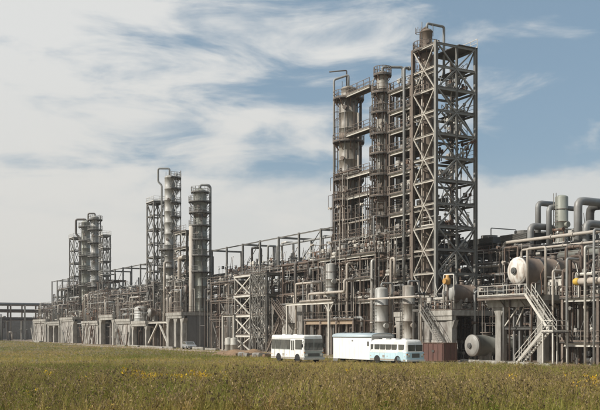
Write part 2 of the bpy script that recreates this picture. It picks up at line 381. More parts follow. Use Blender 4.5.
def deck_rect(parent, x0, x1, y0, y1, z, deck='deck_grate', railm='steel_brown', sides='fblr', h=1.1, th=.1):
    d = MB().box(x0, x1, y0, y1, z-th, z).build('deck', deck, parent)
    if sides:
        r = MB(); e = .04
        if 'f' in sides: r.rail([(x0+e, y0+e, z), (x1-e, y0+e, z)], h)
        if 'b' in sides: r.rail([(x0+e, y1-e, z), (x1-e, y1-e, z)], h)
        if 'l' in sides: r.rail([(x0+e, y0+e, z), (x0+e, y1-e, z)], h)
        if 'r' in sides: r.rail([(x1-e, y0+e, z), (x1-e, y1-e, z)], h)
        r.build('railing', railm, d)
    return d
def frame(label, x0, x1, y0, y1, levels, nx=2, ny=2, mat='steel_brown', beam='steel_light', z0=0.0, brace='', decks=True, rails='f', name='steel_frame', cat='frame', cw=.32, bh=.3, extra=0.0, group=None, bracem=None, deckm='deck_grate', fb=None):
    """open steel frame: columns, beams level by level, decks with railings, braces on the faces named in brace"""
    t = thing(name, label, cat, x0, y0, z0, group); lx = x1-x0; ly = y1-y0; zt = levels[-1]-z0+extra
    xs = [lx*i/(nx-1) for i in range(nx)]; ys = [ly*i/(ny-1) for i in range(ny)]
    for a in xs:
        for b in ys: bar('post', (a, b, 0), (a, b, zt), cw, cw, mat, t, 'I')
    for lv in levels:
        z = lv-z0-.1-bh/2
        for j, b in enumerate(ys):
            for i in range(nx-1): bar('beam', (xs[i]+cw/2, b, z), (xs[i+1]-cw/2, b, z), bh*.6, bh, (fb or beam) if j == 0 else mat, t, 'I')
        for a in xs:
            for j in range(ny-1): bar('beam', (a, ys[j]+cw/2, z), (a, ys[j+1]-cw/2, z), bh*.6, bh, mat, t, 'I')
        if decks: deck_rect(t, -.25, lx+.25, -.25, ly+.25, lv-z0, deckm, sides=rails)
    lv = [z0]+list(levels); bm = bracem or beam
    for k in range(len(lv)-1):
        a, b = lv[k]-z0+.15, lv[k+1]-z0-.45
        if b-a < 1: continue
        for f in brace:
            if f in 'fb':
                yy = -.02 if f == 'f' else ly+.02; i = k % max(1, nx-1)
                p, q = xs[i]+cw/2, xs[i+1]-cw/2
                bar('brace', (p, yy, a), (q, yy, b), .12, .12, bm, t, 'L'); bar('brace', (q, yy+.07, a), (p, yy+.07, b), .12, .12, bm, t, 'L')
            if f in 'lr':
                xx = -.02 if f == 'l' else lx+.02; p, q = ys[0]+cw/2, ys[1]-cw/2
                bar('brace', (xx, p, a), (xx, q, b), .12, .12, mat, t, 'L'); bar('brace', (xx+.07, q, a), (xx+.07, p, b), .12, .12, mat, t, 'L')
    return t
def lattice(label, x1, y0, lx, ly, z0, levels, colm, fm, sm, cw=.4, decks=None, name='lattice_tower', double=True):
    """square lattice tower; x1 is the near face, y0 the front face; X braces span two storeys on every face"""
    t = thing(name, label, 'tower', x1-lx, y0, z0); zt = levels[-1]-z0; h = cw/2
    for a in (0, lx):
        for b in (0, ly): bar('post', (a, b, 0), (a, b, zt+.3), cw, cw, colm if a == 0 else sm, t, 'I')
    L = [l-z0 for l in levels]
    for i, z in enumerate(L):
        bar('beam', (h, 0, z), (lx-h, 0, z), .16, .26, fm, t, 'I')
        if double and i % 2 == 0: bar('beam', (h, 0, z-.62), (lx-h, 0, z-.62), .12, .16, fm, t, 'L')
        bar('beam', (h, ly, z), (lx-h, ly, z), .16, .26, sm, t, 'I')
        for a in (0, lx): bar('beam', (a, h, z), (a, ly-h, z), .16, .3, sm, t, 'I')
    for i in range(len(L)-1):
        z0_, z1_ = L[i], L[i+1]; up = (len(L)-1-i) % 2 == 0      # apex below or above the storey
        for yy, m in ((-.03, fm), (ly+.03, sm)):
            for a in (h, lx-h):
                p, q = ((a, yy, z0_), (lx/2, yy, z1_)) if up else ((lx/2, yy, z0_), (a, yy, z1_))
                bar('brace', p, q, .13, .13, m, t)
        for xx in (-.03, lx+.03):
            for b in (h, ly-h):
                p, q = ((xx, b, z0_), (xx, ly/2, z1_)) if up else ((xx, ly/2, z0_), (xx, b, z1_))
                bar('brace', p, q, .16, .16, sm, t)
    for dk in (decks or []):
        i, xa, xb, ya, yb, sides = dk
        deck_rect(t, xa, xb, ya, yb, L[i]+.28, railm='steel_light', sides=sides)
    return t
def stairs(parent, p, q, w, mat='steel_light', side=(0, 1, 0)):
    """one flight from p (top) to q (bottom); w is measured along side"""
    p = Vector(p); q = Vector(q); s = Vector(side)*w; f = MB()
    for k in (0, 1): f.bar(p+s*k, q+s*k, .07, .26)
    fl = f.build('stringer', mat, parent)
    n = max(3, int(abs(p.z-q.z)/.23)); t = MB()
    for i in range(1, n):
        c = p+(q-p)*(i/n); d = Vector((q.x-p.x, q.y-p.y, 0)).normalized()*.13
        a, b, e, g = c-d, c+d, c+d+s, c-d+s; u = Vector((0,0,.035))
        t.add([a,b,e,g,a+u,b+u,e+u,g+u], [(0,3,2,1),(4,5,6,7),(0,1,5,4),(1,2,6,5),(2,3,7,6),(3,0,4,7)])
    t.build('treads', mat, parent)
    r = MB(); u = Vector((0,0,1))
    for k in (0, 1):
        r.bar(p+s*k+u, q+s*k+u, .06); r.bar(p+s*k+u*.55, q+s*k+u*.55, .045)
        m = max(2, int((p-q).length/1.2))
        for i in range(m+1): c = p+(q-p)*(i/m)+s*k; r.bar(c, c+u, .055)
    r.build('handrail', mat, parent)
    return fl
def hvessel(label, x, y, zc, r, L, zbase, body, head, axis='y', name='horizontal_vessel', group=None, k=.5, nozz=(), boot=True, headm=None):
    """horizontal drum on two saddles: front head, shell with ring joints, rear head, nozzles on top"""
    t = thing(name, label, 'vessel', x, y, zbase, group); z = zc-zbase
    n = max(2, int(L/2.2)); pr = [(r, 0)]
    for i in range(n):
        a = L*i/n; pr += [(r, a+.02), (r+.04, a+.03), (r+.04, a+.13), (r, a+.15)]
    pr += [(r, L)]
    MB().lathe(pr, 28, (0,0,z), axis).build('shell', body, t, True)
    h = MB().lathe([(r+.06, -.02), (r+.06, -.12), (r*.995, -.13)]+[(a, b) for a, b in dome(r*.99, -.14, -1, 6, k)], 28, (0,0,z), axis).build('head', headm or head, t, True)
    MB().lathe([(r*.2, 0.1-r*k), (r*.26, 0-r*k-.1), (r*.26, -r*k-.3), (r*.16, -r*k-.32), (r*.14, -r*k-.38)], 14, (0,0,z), axis).build('manhole', 'steel_dark', h)
    MB().lathe([(r*.99, L+.01)]+dome(r*.99, L+.02, 1, 5, k), 28, (0,0,z), axis).build('head', body, t, True)
    for i in range(n+1):
        a = min(L*i/n+.05, L-.1); MB().lathe([(r+.045, a), (r+.05, a+.09)], 28, (0,0,z), axis).build('strap', 'steel_dark' if i % 2 else 'steel_brown', t, True)
    for f in (.18, .78):
        a = L*f; b = MB()
        if axis == 'y': b.box(-r*.75, r*.75, a-.15, a+.15, 0, z-r*.62); b.box(-r*.85, r*.85, a-.2, a+.2, 0.001, .12)
        else: b.box(a-.15, a+.15, -r*.75, r*.75, 0, z-r*.62); b.box(a-.2, a+.2, -r*.85, r*.85, 0.001, .12)
        b.build('saddle', 'concrete' if boot else 'steel_brown', t)
    for f, nr, hh in nozz:
        a = L*f; p = (0, a, z+r*.9) if axis == 'y' else (a, 0, z+r*.9); p = Vector(p)
        b = MB().tube([p, p+Vector((0,0,hh))], nr, 10); b.tube([p+Vector((0,0,hh)), p+Vector((0,0,hh+.1))], nr*1.5, 10); b.build('nozzle', 'steel_brown', t, True)
    return t
def vdrum(label, x, y, z0, z1, r, mat, legs=True, name='vertical_drum', group=None, base=0.0, pipe=True):
    t = thing(name, label, 'vessel', x, y, z0, group); h = z1-z0; lg = min(1.2, h*.25) if legs else 0
    n = max(1, int((h-lg-r)/2)); pr = [(0.0005, lg)]+[(a, b) for a, b in reversed(dome(r, lg+r*.4, -1, 4, .4))][1:]
    zb = lg+r*.4; zt = h-r*.4
    for i in range(n): a = zb+(zt-zb)*i/n; pr += [(r, a), (r+.035, a+.02), (r+.035, a+.1), (r, a+.12)]
    pr += [(r, zt)]+dome(r, zt, 1, 5, .4)
    MB().lathe(pr, 24).build('shell', mat, t, True)
    for i in range(1, 4): zz = zb+(zt-zb)*i/4; MB().lathe([(r+.04, zz), (r+.045, zz+.1)], 24).build('strap', 'steel_brown', t, True)
    ladder(t, r, -1.7, .3, zt-.6, 'steel_grey', False) if h > 4 else None
    if legs:
        for k in range(4):
            a = PI/4+k*PI/2; bar('leg', (r*.85*math.cos(a), r*.85*math.sin(a), 0), (r*.85*math.cos(a), r*.85*math.sin(a), zb+.4), .14, .14, 'steel_brown', t, 'I')
    else: MB().lathe([(r*1.12, 0), (r*1.12, .1), (r*.98, .12), (r*.98, zb+.1)], 20).build('skirt', mat, t)
    if pipe:
        b = MB().tube([(0,0,h-.05), (0,0,h+.5), (0,r*1.5+.4,h+.5), (0,r*1.5+.4,h-2.2)], .12, 8); b.build('outlet_pipe', 'pipe_grey', t, True)
    b = MB(); b.lathe([(.3, r*.9-.02), (.3, r+.25), (.36, r+.25), (.36, r+.34)], 12, (0,0,h*.45), 'x'); b.build('manhole', mat, t)
    return t
def pipe(label, pts, r, mat, group=None, name='pipe', n=8, flanges=0):
    """pipe run in plant coordinates; its own object"""
    P = [Vector(p) for p in pts]; o = P[0]; b = MB().tube([p-o for p in P], r, n)
    for i in range(flanges):
        k = i % (len(P)-1); a, c = P[k]-o, P[k+1]-o; d = c-a
        if d.length < 1: continue
        m = a+d*(.35+.3*((i*7) % 3)/2); u = d.normalized(); b.tube([m-u*.08, m+u*.08], r*1.5, n)
    return solo(b, name, label, 'pipe', mat, o.x, o.y, o.z, group, True)
def table(label, x0, x1, y0, y1, z, pillars, walls=(), mat='concrete', beam='concrete', end=None, slab=.6, name='concrete_table', pw=.8, rail=''):
    """concrete equipment table: slab on pillars, optional infill walls (front) and end wall"""
    t = thing(name, label, 'platform', x0, y0, 0)
    MB().box(-.2, x1-x0+.2, -.25, y1-y0+.2, z-slab, z).build('slab', beam, t)
    MB().box(-.05, x1-x0+.05, -.12, .5, z-slab-.55, z-slab).build('edge_beam', beam, t)
    for p in pillars:
        for b in (0, (y1-y0)-pw):
            q = MB().box(p-x0-pw/2, p-x0+pw/2, b, b+pw, 0, z-slab-(.551 if b == 0 else .001))
            if b == 0:
                q.add([(p-x0-pw/2, .05, z-slab-1.5), (p-x0-pw*1.1, .05, z-slab-.56), (p-x0-pw/2, .05, z-slab-.56), (p-x0-pw/2, pw-.05, z-slab-1.5), (p-x0-pw*1.1, pw-.05, z-slab-.56), (p-x0-pw/2, pw-.05, z-slab-.56)],
                      [(0,2,1),(3,4,5),(0,1,4,3),(1,2,5,4),(2,0,3,5)])
                q.add([(p-x0+pw/2, .05, z-slab-1.5), (p-x0+pw*1.1, .05, z-slab-.56), (p-x0+pw/2, .05, z-slab-.56), (p-x0+pw/2, pw-.05, z-slab-1.5), (p-x0+pw*1.1, pw-.05, z-slab-.56), (p-x0+pw/2, pw-.05, z-slab-.56)],
                      [(0,1,2),(3,5,4),(0,3,4,1),(1,4,5,2),(2,5,3,0)])
            q.build('pillar', mat, t)
    for a, b, wm in walls:
        n = max(1, round((b-a)/2.6)); w = (b-a)/n; hz = (z-slab-.552)/2; jr = random.Random(int(a*7))
        for i in range(n):
            for k in range(2): d = jr.uniform(-.04, .04); MB().box(a-x0+i*w+.02, a-x0+(i+1)*w-.02, .12+d, .32+d, k*hz+(.02 if k else 0), (k+1)*hz-.02).build('wall_panel', wm, t)
        MB().box(a-x0, b-x0, .34, .42, 0, z-slab-.56).build('backing_wall', 'concrete_grey', t)
    if end:
        n = max(2, int((y1-y0)/2.4)); w = (y1-y0-pw-.2)/n
        for i in range(n): MB().box(x1-x0-.2, x1-x0-.02, pw+.1+i*w, pw+.1+(i+1)*w-.05, 0, z-slab-.02).build('end_panel', end, t)
    if rail: 
        MB().rail([(0, -.15, z), (x1-x0, -.15, z)], 1.1).build('railing', 'steel_brown', t)
        if 'r' in rail: MB().rail([(x1-x0+.1, -.15, z), (x1-x0+.1, y1-y0, z)], 1.1).build('railing', 'steel_brown', t)
    return t
TANGLE_MATS = [('brown', 'pipe_brown'), ('grey', 'pipe_grey'), ('dark', 'pipe_dark'), ('pale', 'pipe_pale'), ('silver', 'insulation')]
def route(rnd, x0, x1, y0, y1, z0, z1, r, zb=0.0):
    U = rnd.uniform; k = rnd.random(); y = U(y0, y1); zl = [z0+(z1-z0)*q for q in (.25, .45, .6, .75, .95)]
    z = rnd.choice(zl)+U(-.3, .3); x = U(x0, x1)
    if k < .3:      # riser that turns along the front
        L = U(2, 8)*rnd.choice((-1, 1)); return [(x, y, zb), (x, y, z), (min(max(x+L, x0), x1), y, z), (min(max(x+L, x0), x1), y, z-U(.8, 2.5))]
    if k < .5:      # riser that turns inwards
        return [(x, y0+.2, zb), (x, y0+.2, z), (x, y0+U(2, 5), z), (x, y0+5.2, min(z1, z+U(1, 3)))]
    if k < .8:      # long run with drops
        a, b = sorted((U(x0, x1), U(x0, x1))); b = max(b, a+2.5); return [(a, y, zb), (a, y, z), (b, y, z), (b, y+.8, z), (b, y+.8, max(zb+.2, z-U(2, 6)))]
    a = U(x0, x1); b = a+U(1.2, 3)*rnd.choice((-1, 1)); zz = U(z0+1, z1)
    return [(a, y, zb), (a, y, zz), (b, y, zz), (b, y, zb)]
def tangle(where, x0, x1, y0, y1, z0, z1, n, seed, weights=(4, 3, 3, 2, 2), rr=(.09, .26), small=60, zb=0.0, far=False):
    rnd = random.Random(seed)
    if far:                                     # too distant to tell the pipes apart: one mass per colour
        for j, (cn, m) in enumerate(TANGLE_MATS):
            b = MB()
            for i in range(max(2, round(n*weights[j]/sum(weights)))):
                r = rnd.uniform(*rr); b.tube([Vector(p)-Vector((x0, y0, 0)) for p in route(rnd, x0, x1, y0, y1, z0, z1, r, zb)], r, 6)
            solo(b, 'process_piping', f'mass of {cn} pipes {where}', 'piping', m, x0, y0, 0, kind='stuff', smooth=True)
        n = 0
    for i in range(n):
        cn, m = rnd.choices(TANGLE_MATS, weights)[0]; r = rnd.uniform(*rr)
        cn = ('thick ' if r > sum(rr)/2 else 'thin ')+cn
        pipe(f'{cn} pipe in the tangle {where}', route(rnd, x0, x1, y0, y1, z0, z1, r, zb), r, m, f'{cn} pipes in the tangle {where}', flanges=rnd.randint(0, 3))
    for mname, share in (('pipe_brown', .45), ('steel_grey', .3), ('pipe_pale', .25)):
        b = MB()
        for i in range(int(small*share)):
            r = rnd.uniform(.025, .06); p = route(rnd, x0, x1, y0, y1, z0, z1, r, zb); b.tube(p, r, 5, cap=False)
            if rnd.random() < .5:
                q = Vector(p[1]); b.lathe([(.16, -.15), (.2, 0), (.16, .15)], 8, q); b.tube([q, q+Vector((0, -.35, 0))], .03, 4); b.lathe([(.2, -.37), (.2, -.33)], 8, q, 'y')
        c = {'pipe_brown': 'brown', 'steel_grey': 'grey', 'pipe_pale': 'pale'}[mname]
        o = MB(); o.f = b.f; ox = Vector((x0, y0, 0)); o.v = [tuple(Vector(p)-ox) for p in b.v]
        solo(o, 'small_bore_piping', f'mass of thin {c} tubing and valves {where}', 'piping', mname, x0, y0, 0, kind='stuff', smooth=True)
#SECTION
# ------------------------------------------------------------------ concrete tables along the front
def px_table(label, a, b, y1, z, pil, walls, rods=0, **k):
    t = table(label, X(a, 0), X(b, 0), 0, y1, z, [X(p, 0) for p in pil], [(X(p, 0), X(q, 0), m) for p, q, m in walls], **k)
    rn = random.Random(a); l = X(b, 0)-X(a, 0)
    for i in range(rods):                       # crossed steel rods and props leaning before the walls
        x = rn.uniform(0, l); d = rn.uniform(1, 4)*rn.choice((-1, 1)); h = rn.uniform(3, z-.4); yy = -.35-.12*(i % 5)
        bar('prop', (x, yy, 0), (min(max(x+d, 0), l), yy, h), rn.uniform(.1, .22), .12, rn.choice(('steel_light', 'steel_brown', 'steel_grey', 'rust')), t)
P = 'panel_pale'
px_table('far left solid pale concrete block beside the low rack', 33.5, 46, 8, 7.0, (34, 45.5), [(34, 45.6, P)], pw=1.2, end='concrete_grey', rods=8, rail='f')
px_table('small open concrete table between the two far left pale blocks', 47.5, 59.5, 7, 6.2, (48, 53.5, 59), [], pw=1.2)
px_table('second pale concrete block from the left, taller than the table beside it', 60.5, 73, 8, 7.2, (61, 72.4), [(61, 72.5, P)], pw=1.2, end='concrete_grey', rods=8, rail='f')
px_table('pale low wall block crossed by leaning rods below the far left columns', 82, 98, 7, 6.0, (82.5, 97.4), [(83, 97.6, P)], pw=.9, end='concrete_grey', rods=16)
px_table('open concrete table with bright edge beam below the far left columns', 99.5, 113, 8, 7.3, (100, 112.6), [], pw=1.2, end='concrete_grey', rail='f')
px_table('pale wall block crossed by rods, left of the low open table', 116, 130.5, 6, 6.2, (116.4, 130), [(116.6, 130.2, P)], pw=.8, end='concrete_grey', rods=14)
px_table('low open concrete table carrying the pale domed drum', 132, 146, 7, 5.6, (132.4, 145.5), [], pw=.9)
px_table('concrete block under the middle columns with plain grey end wall', 167, 182, 7.5, 7.1, (167.6, 175, 181.4), [], pw=1.0, end='concrete_grey', rail='fr')
T1x1 = X(452.5, 0)
table('concrete table under the tall lattice tower, pale panelled front', -8.2, T1x1, 0, 10, 5.8, [-7.8, -4.9, T1x1-.45], [(-4.5, -1.2, 'panel_pale'), (-1.15, T1x1-.9, 'panel_pale')], pw=.7, beam='concrete', rail='fr')
T2x0, T2x1 = X(488, 0), X(545, 0)
table('pale concrete table on tapered pillars carrying the big white headed vessel', T2x0, T2x1, 0, 13.5, 7.1, [X(498, 0), X(540, 0)], pw=.85, rail='')

# ------------------------------------------------------------------ tall lattice tower and its columns
TX1 = X(436, 2); TLX = TX1-X(413, 2); TLY = 6.2
tl = [Z(p, X(413, 2), 2) for p in (297, 275, 252, 230, 207.5, 185, 162.5, 140, 117.7, 96, 75, 53)]
tdecks = [(11, -.2, TLX+.2, 3.4, TLY+.2, 'bl'), (9, 1.9, TLX, .3, TLY-.3, ''), (8, 0.3, TLX, 3.8, TLY, 'b'), (7, 2.2, TLX-.3, .3, TLY, ''), (6, .4, TLX-.2, 4, TLY, 'b'), (5, 1.9, TLX-.2, .3, TLY, ''),
          (4, .3, TLX, 3.7, TLY, 'b'), (3, 1.2, TLX, .3, TLY, 'f'), (2, .3, TLX, 3.7, TLY, ''), (10, .2, TLX-.2, 3.9, TLY-.2, '')]
tower = lattice('tall open lattice tower with pale X braces beside the twin columns', TX1, 2, TLX, TLY, 5.8, tl, 'steel_brown', 'brace_grey', 'steel_tower_shade', .38, tdecks)
for a in (0, TLX):                              # middle posts of the side faces
    bar('post', (a, TLY*.52, 0), (a, TLY*.52, tl[-1]-5.8), .24, .24, 'steel_tower_shade', tower, 'I')
for k in range(1, len(tl)-1, 2):                # zigzag stairs inside the tower
    za, zb = tl[k]-5.8+.28, tl[k+1]-5.8+.28
    s = stairs(tower, (TLX-.9, 5.6 if k % 4 == 1 else 2.2, zb), (TLX-.9, 2.2 if k % 4 == 1 else 5.6, za), .8, 'steel_grey', (-1, 0, 0))
z = Z(27, X(427, 3), 3)
C3, c3x = column('slim rust brown column rising inside the lattice tower', 427, 3.5, [(5.8, z-3.2, .72), (z-3.2, z-.4, .66)], 'shell_rust',
    plats=[(z-2.9, 1.15, -PI*1.25, .4), (z-8.5, 1.0, -PI*1.2, .2)], ladders=[(-2.4, z-8.4, z-2.9), (-1.9, z-2.8, z-1.0)],
    pipes=[([(0, 0, z), (0, 0, z+.75), (0, 2.7, z+.75), (0, 2.7, z-1.4), (0, 2.7, z-6)], .17, 'pipe_grey'), ([(-.95, -.3, 6), (-.95, -.3, z-.2), (-.6, -.1, z+.2), (0, 0, z+.3)], .14, 'pipe_brown'), ([(.3, -1.0, 8), (.3, -1.0, z-5)], .1, 'pipe_pale')],
    noz=[(-.6, z-1.8, .25), (-1.2, z-5, .3), (-.8, z-12, .3), (-.7, z-18, .3)])

z1 = Z(90, X(348, 5), 5); zl = lambda p: Z(p, X(348, 5), 5)
A0, A1 = -PI, PI-.01
C1, c1x = column('thickest tan column with narrow cap, left of the twin tall columns', 348.5, 5, [(0, zl(255), 1.34), (zl(255), z1-1.3, 1.42), (z1-1.3, z1, 1.08)], 'shell_tan', top_k=.35,
    plats=[(zl(100), .9, A0, A1), (zl(143), .95, A0, A1), (zl(181), .9, A0, A1), (zl(201), .9, A0, A1), (zl(222), .9, A0, A1), (zl(242), .95, A0, A1), (zl(262), .95, A0, A1)],
    ladders=[(-1.75, zl(143), zl(100)), (-2.3, zl(181), zl(143)), (-1.8, zl(222), zl(181)), (-2.4, zl(262), zl(222))],
    pipes=[([(-1.0, -1.9, 7), (-1.0, -1.9, zl(80)), (0, 0, z1+2.2), (0, 0, z1)], .17, None), ([(-.2, -.2, z1), (-.2, -.2, z1+2.9), (-1.2, -2.6, z1+2.6)], .1, 'pipe_dark'), ([(.9, 1.55, zl(250)), (.9, 1.55, zl(98))], .2, 'pipe_brown'),
           ([(1.75, .6, 6), (1.75, .6, zl(115))], .13, 'pipe_pale'), ([(-1.75, -.4, 6), (-1.75, -.4, zl(150))], .1, 'pipe_brown')],
    noz=[(-.9, zl(110), .3), (-1.1, zl(160), .3), (-.8, zl(190), .3), (-.5, zl(212), .3), (-1.0, zl(233), .32), (-.3, zl(150), .2), (-1.4, zl(172), .2)],
    band=[(zl(243), zl(203)-zl(241), 'shell_rust'), (zl(141), .9, 'shell_rust')])
z2 = Z(75, X(382, 5), 5); zk = lambda p: Z(p, X(382, 5), 5)
C2, c2x = column('slimmer tan column with many ring platforms, right of the thickest column', 382.5, 5, [(0, zk(120), .98), (zk(120), z2, .78)], 'shell_tan',
    plats=[(zk(p), .85, A0, A1) for p in (94, 114, 135.5, 155, 176, 197, 218, 238, 258)]+[(z2-.1, .5, A0, A1)],
    ladders=[(-1.8, zk(114), zk(94)), (-2.3, zk(135.5), zk(114)), (-1.7, zk(155), zk(135.5)), (-2.2, zk(176), zk(155)), (-1.7, zk(197), zk(176)), (-2.3, zk(238), zk(197))],
    pipes=[([(0, 0, z2), (0, 0, zk(67)), (1.2, 2.6, zk(67)), (1.2, 2.6, zk(250))], .2, 'pipe_grey'), ([(-.5, -1.35, 6), (-.5, -1.35, zk(84)), (-.5, -1.0, zk(78))], .11, None), ([(1.3, -.3, 6), (1.3, -.3, zk(125))], .14, 'pipe_brown')],
    noz=[(-.8, zk(104), .25), (-.6, zk(126), .28), (-1.0, zk(146), .28), (-.6, zk(166), .28), (-.9, zk(187), .28), (-.7, zk(208), .28), (-1, zk(228), .3)],
    band=[(zk(212), 4.5, 'shell_rust'), (zk(118), .7, 'shell_rust')])

rn = random.Random(31)
for root, rr_, zt_ in ((C1, 1.75, zl(105)), (C2, 1.3, zk(98))):
    for k in range(15):
        a = -2.7+k*.26; q = rn.uniform(.95, 1.15)*rr_; z_a = rn.uniform(6, 24); z_b = min(zt_, z_a+rn.uniform(8, 24)); r_ = rn.uniform(.035, .09)
        MB().tube([(q*math.cos(a), q*math.sin(a), z_a), (q*math.cos(a), q*math.sin(a), z_b), (rr_*.6*math.cos(a), rr_*.6*math.sin(a), z_b+.2)], r_, 6).build('riser_pipe', rn.choice(('pipe_brown', 'pipe_grey', 'pipe_pale', 'pipe_dark')), root, True)
# steel access structure between the slim column and the lattice tower
fy = 3.0; fx0, fx1 = X(390, fy), X(411, fy)
fl = [Z(p, fx0, fy) for p in (300, 280, 258, 236, 215, 195, 174.5, 153, 132.5, 113, 92.5)]
access = frame('steel access structure of stacked decks between slim column and lattice tower', fx0, fx1, fy, fy+3.6, fl, 2, 2, 'steel_brown', 'steel_light', brace='', rails='f', cw=.26, bh=.34, extra=1.1, deckm='deck_grate')
for i, (px, top, r, m, yy) in enumerate(((393.5, 90, .16, 'pipe_brown', 7.2), (397, 96, .22, 'insulation', 7.8), (401, 95, .13, 'pipe_dark', 7.2), (404.2, 67.5, .2, 'pipe_grey', 2.6), (408.5, 100, .24, 'pipe_dark', 7.6), (411.5, 105, .18, 'insulation', 7.3), (399, 150, .3, 'pipe_pale', 8.2), (406, 128, .2, 'pipe_pale', 8.0))):
    x = X(px, yy); zt = Z(top, x, yy)
    pts = [(x, yy, 0), (x, yy, zt), (x+.9, yy+1.2, zt)] if px != 404.2 else [(x, yy, 0), (x, yy, zt), (x, yy+1.5, zt), (x, yy+1.5, zt-6)]
    pipe(['thin brown', 'thick silver', 'thin black', 'grey gooseneck', 'thick black', 'silver bent', 'thick pale lower', 'pale lower'][i]+' vertical pipe climbing the access structure beside the lattice tower', pts, r, m, flanges=2, name='vertical_pipe')
# bridges from the thick column to the slim one
for i, p in enumerate((99, 138, 179.5, 200, 240, 259)):
    z = zl(p); x0 = c1x+1.6; x1 = c2x-1.2
    t = thing('access_bridge', f'{["topmost", "second", "third", "fourth", "fifth", "lowest"][i]} short pale bridge from the top between the two tall tan columns', 'bridge', x0, 3.6, z, 'bridges between the tall columns')
    deck_rect(t, 0, x1-x0, 0, 1.3, 0, railm='steel_brown', sides='fb'); bar('beam', (0, 0, -.22), (x1-x0, 0, -.22), .18, .3, 'steel_light', t, 'I'); bar('beam', (0, 1.3, -.22), (x1-x0, 1.3, -.22), .18, .3, 'steel_brown', t, 'I')
# lower steel frame in front of the two columns
lf = frame('low steel frame with pale decks in front of the tall column feet', c1x-2.2, fx0-.6, 1.2, 3.2, [zl(303), zl(282), zl(260)], 5, 2, 'steel_brown', 'steel_light', rails='f', cw=.26, bh=.3, brace='f', bracem='steel_brown')
bk = frame('brown steel frame behind the tall columns full of piping', c1x-4, c2x+8, 8, 12, [6, 9.5, 13, 16.5], 6, 2, 'steel_brown', 'steel_brown', rails='f', cw=.3, brace='fb', bracem='steel_grey')

# drums standing at the foot of the tall columns
vdrum('pale upright drum hung beside the foot of the thickest column', X(339, 1.5), .1, ZP(339, 292, .1)-.6, ZP(339, 262, .1), .68, 'shell_grey', legs=False)
vdrum('tall pale upright drum standing behind the blue bus', X(381.5, -1), -1, 0, ZP(381.5, 287, -1), .86, 'shell_grey', legs=False)
vdrum('upright pinkish drum left of the panelled concrete table', X(408.5, -1), -1, 0, ZP(408.5, 285, -1), .8, 'shell_tan', legs=False)
z = ZP(372, 299, -2.2)
pipe('pale horizontal pipe crossing in front of the upright drums', [(X(368, -2.2), .6, z), (X(368, -2.2), -2.2, z), (X(414, -2.2), -2.2, z), (X(414, -2.2), -1.2, z), (X(414, -2.2), -1.2, 0)], .13, 'pipe_pale', flanges=3)

# ------------------------------------------------------------------ horizontal vessels on the right
hvessel('brown horizontal vessel with pale head beside the lattice tower foot', X(449, .4), .4, ZP(449, 293.5, .4), 1.1, 6.5, 5.8, 'vessel_brown', 'head_grey', nozz=((.3, .25, .5), (.7, .18, .7)), k=.3)
hvessel('big dark brown horizontal vessel with white head on pillared table', X(518, .7), .7, ZP(518, 271, .7), 1.42, 11.6, 7.1, 'vessel_brown', 'head_white', nozz=((.15, .25, .5), (.45, .3, .7), (.75, .2, .9)), k=.28)
hvessel('grey green horizontal tank lying low between the concrete tables', X(472.5, .6), .6, 1.75, 1.18, 10.5, 0, 'vessel_green', 'head_grey', nozz=((.2, .5, .35),), k=.22)
# wheel valve with ochre motor in front of the brown vessel
t = thing('motor_valve', 'ochre valve motor above the brown vessel by the tower', 'valve', X(447.5, -.1), -.1, 5.8)
MB().tube([(0,0,0),(0,0,3.1)], .1, 10).build('stem', 'steel_brown', t, True); MB().lathe([(.12, 3.0), (.34, 3.05), (.36, 3.7), (.2, 3.85), (.2, 4.1), (.0005, 4.15)], 14).build('motor', 'ochre', t, True); MB().lathe([(.32, -.5), (.32, -.2), (.0005, -.15)], 12, (0,0,3.4), 'y').build('gear_cover', 'ochre', t)
x = X(443.5, -.15); x2 = x+2.3; zz = ZP(447, 274.5, -.15)
pipe('pale arch shaped pipe over the ochre valve motor', [(x, -.1, 5.8), (x, -.1, zz), (x2-1.0, .35, zz), (x2-1.0, .35, 5.8)], .09, 'steel_light')
# pipes and bracing hung under and over the pillared table
x = X(527.5, -.2); z = ZP(527, 249, -.2)
pipe('pale upright pipe bend standing before the big vessel', [(x, -.2, 7.1), (x, -.2, z), (x+2.6, -.2, z), (x+2.6, -.2, 7.1)], .13, 'pipe_pale', n=10)
t = thing('pipe_support', 'steel cross bracing hung between the pillars of the right table', 'bracing', X(498, 0), .5, 0)
wT = X(540, 0)-X(498, 0)
bar('beam', (.43, 0, 3.7), (wT-.43, 0, 3.7), .2, .3, 'steel_dark', t, 'I'); bar('brace', (.5, 0, 3.9), (wT*.4, 0, 5.9), .12, .12, 'steel_light', t); bar('brace', (wT*.55, 0, 5.9), (wT*.35, 0, 3.9), .12, .12, 'steel_light', t)
for f in (.28, .42, .68): bar('post', (wT*f, .2, 0), (wT*f, .2, 5.9), .22, .22, 'concrete_grey', t)
for i, (px, m) in enumerate(((505, 'pipe_grey'), (511, 'pipe_brown'), (533, 'pipe_brown'))):
    x = X(px, -.1); pipe(['grey', 'left brown', 'right brown'][i]+' thin pipe dropping in front of the right concrete table', [(x, -.3, 0), (x, -.3, 6), (x, -.3, 8.3), (x, .8, 8.3)], .1, m)
